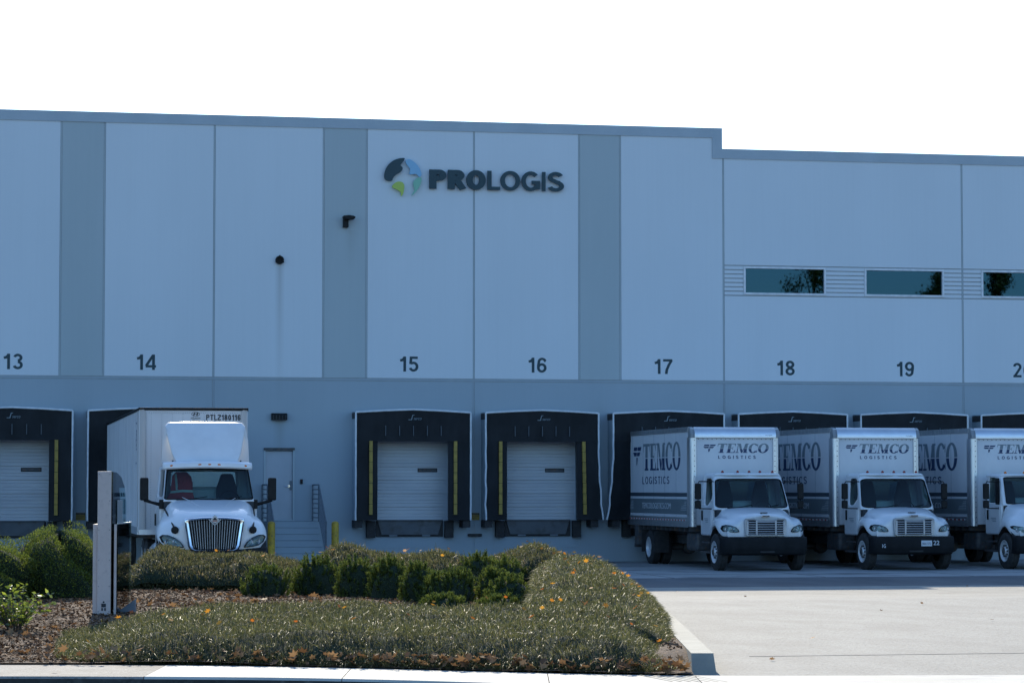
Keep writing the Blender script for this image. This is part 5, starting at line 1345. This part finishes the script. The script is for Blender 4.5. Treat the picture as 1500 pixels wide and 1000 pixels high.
def merge(parts):
    V = []; Fs = {}; off = 0
    for v, fs in parts:
        V.append(v)
        for f in fs: Fs.setdefault(f.shape[1], []).append(f + off)
        off += len(v)
    return np.concatenate(V), [np.concatenate(x) for x in Fs.values()]
CY, SY = math.cos(YAW), math.sin(YAW)
def PW(xp, Z, z): return np.stack([CAM.x + xp * CY + Z * SY, CAM.y - xp * SY + Z * CY, z], -1)
def noise2(x, y, s):
    return (np.sin(x * 2.3 * s + 1.3 * np.sin(y * 1.7 * s)) + np.sin(y * 2.9 * s + 1.1 * np.sin(x * 2.1 * s + 2)) + .5 * np.sin((x + y) * 5.1 * s) + .5 * np.sin((x - y * 1.3) * 6.3 * s)) / 3
vfar = np.vectorize(smooth_far); vcurb = np.vectorize(curb_x)
def zsoil(xp, Z):
    f = vfar(xp); d = Z - f
    return .77 + .15 * np.clip(d / 6.0, 0, 1) + .07 * np.sin(np.clip((d - 1) / 6, 0, 1) * np.pi / 2)
def sm(a, b, x): t = np.clip((x - a) / (b - a), 0, 1); return t * t * (3 - 2 * t)
# ---- height of the clipped ground cover above the soil (front mass, right-hand lobe)
def H_front(xp, Z):
    f = vfar(xp); d = Z - f
    left = sm(-4.35, -3.1, xp + .12 * (d - 1) ) * .8 + .2 * sm(-4.1, -2.0, xp)
    left = np.where(xp < -4.3, 0, left)
    depth = 3.2 + .8 * sm(-3.6, -2.6, xp)
    backlim = np.where(xp > .42, 14.5, depth + 11.5 * sm(.12, .42, xp))
    edge_f = np.sqrt(np.clip((d - .04) / .55, 0, 1)); edge_b = np.sqrt(np.clip((backlim - d) / .6, 0, 1))
    right = np.sqrt(np.clip((vcurb(Z) + .07 * sm(25, 28, Z) - .04 - xp) / .4, 0, 1))
    fr = sm(1.45, .75, xp) * 1 + 0 * xp; fr = np.where(d < 2.2, .35 + .65 * fr, 1)
    h = .29 * edge_f * edge_b * right * left * fr
    lob = .15 * sm(25.2, 29, Z) * sm(1.5, .8, xp) * sm(.25, .6, xp)
    return np.where(h > .005, h + lob * edge_b * right, 0) * (1 + .13 * noise2(xp, Z, 1.6) + .10 * noise2(xp + 3, Z * 1.3, 4.2))
def H_back(xp, Z):
    c = 33.9 + .3 * np.sin(xp * .9); hgt = .46 + .05 * np.sin(xp * 2.6 + .5) + .05 * np.sin(xp * 5.1)
    hgt = hgt * np.where(xp > .2, 1 - .30 * sm(.2, 1.3, xp), 1) * sm(-5.1, -4.5, xp)
    hgt = hgt * (1 - .38 * np.exp(-((xp + 2.60) / .18) ** 2))
    q = np.clip(1 - ((Z - 35) / 1.45) ** 2, 0, 1); right = np.sqrt(np.clip((vcurb(Z) - .02 - xp) / .45, 0, 1))
    return hgt * q ** .4 * right * (1 + .10 * noise2(xp, Z, 1.9) + .08 * noise2(xp + 1, Z, 4.6))
def cover(name, H, x0, x1, z0, z1, n, lens, wid, material, droop, label, cat, kind, group=None, up=.7, step=.06, hmin=.04):
    # hidden inner body so the mass is dense
    nx, nz = int((x1 - x0) / step), int((z1 - z0) / step)
    gx = np.linspace(x0, x1, nx); gz = np.linspace(z0, z1, nz); X, Zz = np.meshgrid(gx, gz); h = H(X, Zz); base_ = zsoil(X, Zz)
    bz = base_ + np.maximum(h - .075, -.06); V = PW(X.ravel(), Zz.ravel(), bz.ravel())
    idx = np.arange(nx * nz).reshape(nz, nx); F = np.stack([idx[:-1, :-1], idx[:-1, 1:], idx[1:, 1:], idx[1:, :-1]], -1).reshape(-1, 4)
    keep = (h.ravel()[F] > hmin).all(1); F = F[keep]
    xs_ = []; zs_ = []; tot = 0
    # sample roots with more weight on steep parts
    gxh, gzh = np.gradient(h, gz, gx); wgt = np.where(h > hmin, np.sqrt(1 + gxh ** 2 + gzh ** 2), 0).clip(0, 6).ravel(); wgt /= wgt.sum()
    k = nrg.choice(nx * nz, n, p=wgt); jx_, jz_ = nrg.random(n) - .5, nrg.random(n) - .5
    xp = X.ravel()[k] + jx_ * step; Z = Zz.ravel()[k] + jz_ * step; hh = H(xp, Z); e = .03
    nx_ = -(H(xp + e, Z) - H(xp - e, Z)) / (2 * e); nz_ = -(H(xp, Z + e) - H(xp, Z - e)) / (2 * e)
    steep = np.clip(np.hypot(nx_, nz_), 0, 3)
    depth = nrg.random(n); zt = zsoil(xp, Z) + hh - .06 - depth * np.minimum(hh, .05 + .18 * steep)
    pts = PW(xp, Z, np.maximum(zt, zsoil(xp, Z)))
    nr = np.stack([nx_ * CY + nz_ * SY, -nx_ * SY + nz_ * CY, np.full(n, 1.2)], 1).clip(-2.5, 2.5)
    nr /= np.linalg.norm(nr, axis=1)[:, None]
    Vb, Fb = blades(name, pts, nr, lens, wid, material, droop, up=up)
    Vc, Fc = merge([(Vb, Fb), (V, [F])])
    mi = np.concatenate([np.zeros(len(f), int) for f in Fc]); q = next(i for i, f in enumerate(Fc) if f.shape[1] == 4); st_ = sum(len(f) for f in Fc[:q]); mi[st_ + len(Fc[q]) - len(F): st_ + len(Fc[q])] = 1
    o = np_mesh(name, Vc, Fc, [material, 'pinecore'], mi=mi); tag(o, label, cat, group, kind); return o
cover('ground_cover', H_front, -4.5, 1.6, 21.6, 34.2, 320000, (.07, .15), (.0028, .0055), 'liriope', .95, 'low grassy evergreen ground cover mounded along the sidewalk and driveway', 'ground cover', 'stuff')
cover('hedge', H_back, -5.4, 1.6, 33.4, 36.6, 140000, (.06, .13), (.005, .009), 'hedge', .6, 'long low clipped hedge in front of the loading docks', 'hedge', None)

# stray wisps standing proud of the hedge top and arching out of the ground cover
n = 420; xp = nrg.uniform(-2.2, 1.2, n); Z = nrg.uniform(34.3, 35.2, n); A = PW(xp, Z, zsoil(xp, Z) + H_back(xp, Z) - .05)
V1, F1 = blades('w', A, np.tile([0, 0, 1.], (n, 1)), (.10, .24), (.004, .006), 'hedge', .9, spread=.9)
n = 5200; xp = nrg.uniform(-4.2, 1.4, n); Z = nrg.uniform(22.3, 27.5, n); hh = H_front(xp, Z); k = (hh > .06) & (noise2(xp * 1.3, Z * 1.3, 3.1) > -.1)
A = PW(xp[k], Z[k], (zsoil(xp, Z) + hh)[k] - .04); rx_ = nrg.normal(0, .5, (k.sum(), 3)); rx_[:, 2] = .9; rx_[:, 1] -= .45
V2, F2 = blades('w', A, rx_, (.14, .25), (.004, .0065), 'liriope', 1.5, spread=.6)
Vb, Fb = merge([(V1, F1), (V2, F2)])
tag(np_mesh('grass_wisps', Vb, Fb, 'liriope'), 'thin arching grass wisps along the hedge top and ground cover', 'grass', kind='stuff')

def zso(xp, Z): return float(zsoil(np.array([xp]), np.array([Z]))[0])
def pine_shrub(px, pyb, wpx, hpx, label, seed, dense=1.0):
    g = np.random.default_rng(seed)
    h_eye = 1.30; Z = FPX * h_eye / (pyb - 714)
    for _ in range(3): Z = FPX * (2.25 - zso((px - 750) / FPX * Z, Z)) / (pyb - 714)
    xp = (px - 750) / FPX * Z; sc_ = Z / FPX; a, h = wpx * sc_ / 2 * 1.18, hpx * sc_ * 1.04; zb = zso(xp, Z)
    ns = int(170 * dense * max(1, (wpx * hpx) / 2600)); root = empty('pine_shrub', P(xp, Z + a * .6, zb), label=label, cat='shrub', group='dwarf pine shrubs in the planting bed')
    th = g.uniform(0, 2 * np.pi, ns); cosp = g.uniform(0, 1, ns) ** .8; sp_ = np.sqrt(1 - cosp ** 2)
    rr = 1 + .10 * np.sin(th * 3 + seed) + .08 * np.sin(th * 5 + 1)
    surf = np.stack([a * rr * sp_ * np.cos(th), a * .9 * rr * sp_ * np.sin(th), h * (.06 + .90 * cosp)], 1) * g.uniform(.76, 1.08, (ns, 1))
    dirs = np.stack([sp_ * np.cos(th) * .42, sp_ * np.sin(th) * .42, .85 + .2 * cosp], 1); dirs /= np.linalg.norm(dirs, axis=1)[:, None]
    Ls = .09 + .06 * g.random(ns)
    parts = []; nn = 70
    t = g.random((ns, nn)); base_ = surf[:, None, :] + dirs[:, None, :] * (Ls[:, None, None] * (t[..., None] - .75))
    rad = g.normal(0, 1, (ns, nn, 3)); rad -= dirs[:, None, :] * (rad * dirs[:, None, :]).sum(-1, keepdims=True); rad /= np.linalg.norm(rad, axis=-1, keepdims=True)
    nd = rad * .75 + dirs[:, None, :] * (.55 + .6 * t[..., None]); nd /= np.linalg.norm(nd, axis=-1, keepdims=True)
    p0 = base_.reshape(-1, 3); nd = nd.reshape(-1, 3); m = len(p0); ln = g.uniform(.022, .038, m)[:, None]
    sd_ = np.cross(nd, g.normal(0, 1, (m, 3))); sd_ /= np.linalg.norm(sd_, axis=1)[:, None]; sd_ *= .0032
    V = np.stack([p0 - sd_, p0 + sd_, p0 + nd * ln + sd_ * .5, p0 + nd * ln - sd_ * .5], 1).reshape(-1, 3); F = np.arange(m)[:, None] * 4 + np.arange(4)[None]
    fo = np_mesh('foliage', V, [F], 'pine', root)
    # dark twiggy inside
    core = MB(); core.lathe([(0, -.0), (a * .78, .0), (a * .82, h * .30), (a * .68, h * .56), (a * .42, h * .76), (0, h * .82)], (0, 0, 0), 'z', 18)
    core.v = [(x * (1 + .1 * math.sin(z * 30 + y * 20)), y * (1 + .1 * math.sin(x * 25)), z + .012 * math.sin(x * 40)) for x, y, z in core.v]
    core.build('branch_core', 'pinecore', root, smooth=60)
    return root
for i, a in enumerate([
    (388, 872, 62, 44, 'small round dwarf pine at the left end of the row, standing alone on the mulch'),
    (462, 869, 66, 54, 'dwarf pine second from the left in the row'),
    (521, 874, 54, 58, 'dwarf pine third from the left in the row'),
    (570, 877, 56, 60, 'dwarf pine fourth from the left, taller than it is wide'),
    (614, 882, 52, 58, 'dwarf pine fifth from the left, where the row meets the denser right clump'),
    (703, 862, 56, 50, 'rear dwarf pine whose top stands highest against the hedge'),
    (742, 864, 62, 46, 'rear dwarf pine at the right back of the clump'),
    (655, 884, 78, 50, 'broad dwarf pine at the left front of the right clump, behind the low creeping one'),
    (722, 880, 44, 46, 'narrow dwarf pine standing in the gap between two broad ones'),
    (748, 890, 66, 46, 'broad dwarf pine at the right front of the clump beside the ground cover'),
    (652, 892, 56, 20, 'lowest creeping dwarf pine at the left front edge of the clump'),
    (735, 893, 58, 20, 'lowest creeping dwarf pine at the right front edge of the clump')]):
    pine_shrub(*a, seed=20 + i)

def leafy_bush(name, cx, Z, a, b, h, n, size, material, label, seed, ratio=.4, core=.84, parent_label=None, upz=.5):
    g = np.random.default_rng(seed); zb = zso(cx, Z)
    root = empty(name, P(cx, Z, zb), label=label, cat='bush' if name != 'leafy_shrub' else 'shrub')
    th = g.uniform(0, 2 * np.pi, n); cp = g.uniform(-.05, 1, n); sp_ = np.sqrt(np.clip(1 - cp ** 2, 0, 1)); k = 1 - .30 * g.random(n) ** 2
    lump = 1 + .08 * np.sin(th * 4 + cp * 5) + .06 * np.sin(th * 7 + cp * 9 + 1) + .05 * np.sin(cp * 14 + th * 2)
    pts = np.stack([a * sp_ ** .8 * np.cos(th), b * sp_ ** .8 * np.sin(th), h * np.clip(cp, 0, 1) ** .85], 1) * (k * lump)[:, None]
    nr = np.stack([sp_ * np.cos(th), sp_ * np.sin(th), cp + upz], 1); V, F = leaves(pts, nr, size, ratio, 1.1)
    np_mesh('foliage', V, F, material, root)
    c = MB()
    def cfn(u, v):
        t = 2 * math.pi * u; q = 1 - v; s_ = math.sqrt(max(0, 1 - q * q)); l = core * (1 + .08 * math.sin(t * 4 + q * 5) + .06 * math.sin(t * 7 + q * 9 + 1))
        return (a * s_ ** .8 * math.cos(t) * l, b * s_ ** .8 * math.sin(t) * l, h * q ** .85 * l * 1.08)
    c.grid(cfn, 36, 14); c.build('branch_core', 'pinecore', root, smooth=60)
    return root
leafy_bush('bush', -5.20, 31.4, .62, .8, .76, 34000, (.018, .032), 'bush', 'large rounded fine leaved green bush behind the beige pylon', 5)
# sprawling front skirt of the same planting: the darker hedge bush left of the pylon
leafy_bush('bush', -5.95, 30.9, .62, .8, .62, 24000, (.018, .032), 'bush', 'lower rounded green bush at the left edge of the picture', 6)

# little shrub with separate arching stems and glossy leaves
def stem_shrub(px, Z, h, spread_, nst, label, seed):
    g = random.Random(seed); xp = (px - 750) / FPX * Z; zb = zso(xp, Z); root = empty('leafy_shrub', P(xp, Z, zb), label=label, cat='shrub')
    st_ = MB(); pts = []; nr = []
    for k in range(nst):
        th = g.uniform(0, 2 * math.pi); r_ = spread_ * g.uniform(.1, 1); hh = h * g.uniform(.45, 1.05) * (1 - .25 * r_ / spread_)
        path = []
        for i in range(7):
            t = i / 6; path.append(Vector((math.cos(th) * (.06 + r_ * t ** 1.1), math.sin(th) * (.05 + r_ * t ** 1.1 * .8), hh * (1 - (1 - t) ** 1.4) - .10 * t ** 3 * r_ / spread_)))
        st_.tube(path, [.005 * (1 - i / 8) for i in range(7)], 5)
        for q in range(15):
            t = g.uniform(.12, 1); i = min(5, int(t * 6)); p_ = path[i].lerp(path[i + 1], t * 6 - i); ph = g.uniform(0, 2 * math.pi)
            pts.append(p_ + Vector((math.cos(ph), math.sin(ph), 0)) * .008); nr.append((math.cos(ph), math.sin(ph), g.uniform(-.1, .5)))
    st_.build('stems', 'bark', root)
    V, F = leaves(np.array([tuple(p) for p in pts]), np.array(nr), (.042, .075), .48, .45); np_mesh('foliage', V, F, 'shrub', root)
stem_shrub(24, 26.4, .52, .42, 46, 'small open shrub of glossy backlit leaves in the left foreground', 3)

# mulch chips and fallen leaves
def flat_bits(n, xr, zr, size, ok=None, lift=.012):
    xp = nrg.uniform(*xr, n); Z = nrg.uniform(*zr, n); m_ = (xp < vcurb(Z) - .03) & (Z > vfar(xp) + .03)
    if ok is not None: m_ &= ok(xp, Z)
    xp, Z = xp[m_], Z[m_]; n = len(xp); z = np.array([planter_z(a, b) for a, b in zip(xp, Z)]) + lift * nrg.random(n); c = PW(xp, Z, z)
    u = nrg.normal(0, 1, (n, 3)); u[:, 2] *= .35; u /= np.linalg.norm(u, axis=1)[:, None]; v = np.cross(u, nrg.normal(0, .45, (n, 3)) + [0, 0, 1]); v /= np.linalg.norm(v, axis=1)[:, None]
    s_ = (size[0] + (size[1] - size[0]) * nrg.random(n))[:, None]; u *= s_; v *= s_ * .4
    V = np.stack([c - u - v, c + u - v * .6, c + u * .8 + v, c - u * .9 + v * .8], 1).reshape(-1, 3); return V, [np.arange(n)[:, None] * 4 + np.arange(4)[None]]
ok = lambda x, z: (H_front(x, z) < .06) & (H_back(x, z) < .1)
V, F = merge([flat_bits(60000, (-6.5, 1.55), (23.0, 34.5), (.010, .028), ok), flat_bits(9000, (-6.5, -2.5), (23.0, 27), (.008, .018), ok)])
tag(np_mesh('mulch_chips', V, F, 'wood'), 'brown wood chips and leaf litter covering the planting bed', 'mulch', kind='stuff')
def maple_set(cs, size, flat=.35):
    base_ = []
    for k in range(5):
        a = R(90 + (k - 2) * 52); l = (1., .92, .72)[abs(k - 2)]
        base_.append((math.cos(a - .42) * .52 * l, math.sin(a - .42) * .52 * l)); base_.append((math.cos(a) * l, math.sin(a) * l))
    base_.append((math.cos(R(90 + 2 * 52) + .42) * .3, math.sin(R(194) + .42) * .3)); base_.append((0, -.55)); 
    k = len(base_); B = np.array([(0, 0)] + base_); Vs = []; Fs = []; off = 0
    for c in cs:
        s_ = nrg.uniform(*size); nrm = np.array([nrg.normal(0, flat), nrg.normal(0, flat), 1.]); nrm /= np.linalg.norm(nrm); th = nrg.uniform(0, 6.28)
        u = np.cross(nrm, [math.cos(th), math.sin(th), .1]); u /= np.linalg.norm(u); v = np.cross(nrm, u); curl = nrg.uniform(-.1, .6)
        pts = np.array(c)[None] + (B[:, :1] * u + B[:, 1:] * v) * s_ + nrm * (curl * s_ * (B ** 2).sum(1) * .6)[:, None]
        Vs.append(pts); Fs.append(np.array([[off, off + 1 + i, off + 1 + (i + 1) % k] for i in range(k)])); off += k + 1
    return np.concatenate(Vs), [np.concatenate(Fs)]
# leaves resting on the ground cover (orange) and in drifts at its foot (dry)
n = 210; xp = nrg.uniform(-3.7, 1.4, n); Z = nrg.uniform(23.4, 27.2, n); 
zz = zsoil(xp, Z) + H_front(xp, Z) + .02; cs = PW(xp, Z, zz)
pick = nrg.random(n) < np.where(xp > -.2, .42, .26); cs = list(cs[pick])
n = 40; xp = nrg.uniform(-.1, 1.45, n); Z = nrg.uniform(27, 34, n); cs += list(PW(xp, Z, zsoil(xp, Z) + H_front(xp, Z) + .02))
n = 26; xp = nrg.uniform(-4.5, 1.2, n); Z = nrg.uniform(34, 35.6, n); cs += list(PW(xp, Z, zsoil(xp, Z) + H_back(xp, Z) + .02))
V, F = maple_set(cs, (.026, .046), .6)
tag(np_mesh('orange_leaves', V, F, 'maple'), 'orange fallen maple leaves lying on the ground cover and hedge', 'fallen leaves', kind='stuff')
n = 430; xp = nrg.uniform(-4.0, 1.4, n); d_ = .0 + .30 * nrg.random(n) ** 1.5; Z = vfar(xp) + d_; wgt = nrg.random(n) < (.35 + .65 * sm(-3.5, -.8, xp)); cs = list(PW(xp, Z, zsoil(xp, Z) + .02 + .09 * nrg.random(n))[wgt])
n = 460; xp = nrg.uniform(-6.3, 1.1, n); Z = nrg.uniform(27, 34, n); k_ = ok(xp, Z); cs += list(PW(xp, Z, zsoil(xp, Z) + .02)[k_])
n = 110; xp = nrg.uniform(-5.2, -3.7, n); Z = nrg.uniform(23.4, 27, n); cs += list(PW(xp, Z, zsoil(xp, Z) + .02)[ok(xp, Z)])
V, F = maple_set(cs, (.026, .068), .75)
tag(np_mesh('dry_leaves', V, F, 'drymaple'), 'brown dry maple leaves drifted at the foot of the ground cover', 'fallen leaves', kind='stuff')
# the few leaves blown onto the pavement
cs = []
def pave_pt(px, py):
    d = ray(px, py); t = 5.
    while t < 120:
        p_ = CAM + d * t
        if p_.z <= zg(p_.y) + .012: return p_
        t += .02
for px, py in ((991, 866), (1092, 874), (976, 905), (1203, 916), (1291, 895), (1130, 966), (1452, 908), (1417, 858), (1190, 935), (1010, 934), (80, 984), (480, 972), (898, 820), (1350, 884)):
    p_ = pave_pt(px, py)
    if p_: cs.append((p_.x, p_.y, p_.z + .01))
V, F = maple_set(cs, (.028, .045), .35)
tag(np_mesh('pavement_leaves', V, F, 'drymaple'), 'few dry leaves scattered on the driveway and apron', 'fallen leaves', kind='stuff')

# beige pylon
pz = 28.2; xq = (154 - 750) / FPX * pz; zb = zso(xq, pz)
py_ = empty('pylon_sign', P(xq, pz, zb), -YAW, label='tall narrow beige metal pylon sign seen edge on in the planting bed', cat='sign')
s1 = pz / FPX; hw_ = 10 * s1; top = 2.25 + 24 * s1 - zb
m_ = MB(); m_.box(-hw_, hw_, 0, .02, -.05, top); m_.box(-hw_, -hw_ + .012, .02, .62, -.05, top); m_.build('front_blade', 'pylon', py_, bevel=.004)
m_ = MB()
ang = math.atan2(-xq, pz)                  # side panel splays a little to the right so its face is seen
prof = [(.0, -.05), (0, top - .004), (.25, top - .01), (.55, top - .06), (.78, top - .17), (.86, top - .32), (.86, -.05)]
n = len(prof); vs = [(hw_ + .001 + a * .02 + t_, a + .005, b) for t_ in (0, .012) for a, b in prof]
m_.add(vs, [tuple(range(n)), tuple(range(2 * n - 1, n - 1, -1))] + [(i, (i + 1) % n, n + (i + 1) % n, n + i) for i in range(n)]); m_.build('side_panel', 'rglass', py_)
m_ = MB(); bz = (900 - 770) * s1
m_.box(-hw_ - 7 * s1, -hw_ - .004, .03, .5, -.05, bz); m_.box(hw_ + 4 * s1, hw_ + 7.5 * s1, .02, .05, -.05, bz); m_.build('base_post', 'pylon', py_, bevel=.004)
m_ = MB(); m_.box(hw_ + 8.2 * s1, hw_ + 8.9 * s1, .05, 1.05, -.05, bz); m_.build('lower_panel', 'rglass', py_, bevel=.002)
m_ = MB(); m_.box(hw_ + 8.0 * s1, hw_ + 9.1 * s1, .04, 1.06, bz, bz + .012); m_.build('panel_edge', 'alu', py_)
m_ = MB(); m_.box(hw_ + .024, hw_ + .03, .25, .62, top - .62, top - .30); m_.build('address_plaque', 'grayblue', py_, bevel=.004)
scw = MB()
for zz in (.02, .28, .55, .86, 1.16, top - .03):
    for sx in (-1, 1): scw.lathe([(0, -.004), (.004, -.003), (.0045, .001)], (sx * hw_ * .78, 0, zz), 'y', 6)
scw.build('screws', 'dsteel', py_)
m_ = MB(); ic = .0
m_.lathe([(0, -.0022), (.010, -.0022), (.010, 0)], (0, 0, .118), 'y', 12); m_.box(-.024, .024, -.0022, 0, .065, .103); m_.box(-.024, -.006, -.0022, 0, .03, .058); m_.box(.006, .024, -.0022, 0, .03, .058)
m_.build('figure_mark', 'inkblack', py_)
# low uplight by the pylon foot
p_ = P(xq + .19, pz + .3, zb); ul = empty('ground_spotlight', p_, -YAW, label='small dark wedge shaped ground light at the foot of the pylon', cat='spotlight')
m_ = MB(); m_.prism([(-.09, 0), (.10, 0), (.10, .14)], -.05, .05); m_.build('housing', 'steel', ul, bevel=.008)
m_ = MB(); m_.box(-.02, .02, -.02, .02, -.06, .01); m_.build('stake', 'plastic', ul)

# ================================================================ street trees across the road (seen only mirrored in glass and chrome)
def street_tree(x, y, h, r_, seed, label):
    g = np.random.default_rng(seed); root = empty('street_tree', (x, y, .5), label=label, cat='tree', group='street trees across the road')
    t = MB(); t.tube([(0, 0, -.3), (.1, 0, h * .3), (-.1, .1, h * .6), (0, 0, h * .9)], [.28, .2, .13, .04], 8)
    for k in range(7):
        th = k * .9; z0 = h * (.35 + .07 * k); t.tube([(0, 0, z0), (math.cos(th) * r_ * .4, math.sin(th) * r_ * .4, z0 + h * .1), (math.cos(th) * r_ * .75, math.sin(th) * r_ * .75, z0 + h * .16)], [.09, .06, .02], 6)
    t.build('trunk', 'bark', root, smooth=60)
    nc = 26; cc = np.stack([g.normal(0, r_ * .42, nc), g.normal(0, r_ * .42, nc), g.uniform(h * .38, h * .95, nc)], 1); n = 5200; k = g.integers(0, nc, n)
    pts = cc[k] + g.normal(0, r_ * .20, (n, 3)); V, F = leaves(pts, g.normal(0, 1, (n, 3)), (.18, .34), .6); np_mesh('crown', V, F, 'tree_leaf', root)
for i, (x, y, h, r_) in enumerate([(-45, -112, 10, 4), (-32, -116, 11, 4.5), (-18, -114, 9, 3.6), (-2, -118, 11, 4.4), (14, -114, 10, 4.2), (30, -117, 11, 4.4), (45.6, -114, 21, 1.9), (55.2, -114, 20, 1.5), (60.3, -114, 21, 1.3), (64.6, -114, 20, 1.6), (80, -114, 18, 4.)]):
    street_tree(x, y, h, r_, 50 + i, 'leafy street tree across the road, mirrored in the warehouse windows')

# ================================================================ one object for each separate piece of paired parts
def islands(me):
    n = len(me.vertices); par = np.arange(n); E = np.empty(len(me.edges) * 2, np.int32); me.edges.foreach_get('vertices', E); E = E.reshape(-1, 2)
    while True:
        a, b = par[E[:, 0]], par[E[:, 1]]; m = np.minimum(a, b); old = par.copy(); np.minimum.at(par, a, m); np.minimum.at(par, b, m); par = par[par]
        if (par == old).all(): return par
def split_part(o, key):
    me = o.data; isl = islands(me); co = np.empty(len(me.vertices) * 3, np.float32); me.vertices.foreach_get('co', co); co = co.reshape(-1, 3)
    ks = {}
    for r_ in np.unique(isl): ks.setdefault(key(co[isl == r_].mean(0)), []).append(r_)
    if len(ks) < 2: return
    for i, (k, rs) in enumerate(sorted(ks.items())):
        bm = bmesh.new(); bm.from_mesh(me); bm.verts.ensure_lookup_table(); keep = set(np.nonzero(np.isin(isl, rs))[0].tolist())
        bmesh.ops.delete(bm, geom=[v for v in bm.verts if v.index not in keep], context='VERTS')
        m2 = me.copy(); bm.to_mesh(m2); bm.free(); c = o.copy(); c.data = m2; col.objects.link(c)
        if i == 0:
            for ch in list(o.children): ch.parent = c
    bpy.data.objects.remove(o)
sx = lambda c: int(c[0] > 0); sxy = lambda c: (int(c[0] > 0), round(float(c[1])))
cx_ = lambda c: round(float(c[0]) * 2)
KEYS = {'corner_bracket': lambda c: (int(c[0] * 1 > 0), round(float(c[0])), int(c[2] > 3)), 'side_posts': sx, 'curtain_pleats': lambda c: round(float(c[0]) * 2.6), 'corner_post': sx, 'fuel_tank': sx, 'mud_flap': sxy, 'cab_step': sx, 'corner_casting': sx, 'side_fairing': sx, 'base_post': sx, 'wheel_arch_liner': sx, 'wiper': sx, 'quarter_window': sx,
        'panel_seams': lambda c: (int(c[0] > 0), round(float(c[1]) * 2)), 'bumper_slot': lambda c: round(float(c[2]) * 10), 'side_rail': lambda c: (int(c[0] > 0), int(c[2] > 2.5)), 'bottom_rail': sx, 'flag_bars': lambda c: (int(c[1] > 3.5), int(c[0] > 0)),
        'lip_keeper': lambda c: round(float(c[0]) * 2), 'deflector_bracket': cx_, 'reflective_band': lambda c: round(float(c[0]) * 8)}
for o in list(col.objects):
    k = KEYS.get(o.name.split('.')[0])
    if k and o.type == 'MESH': split_part(o, k)
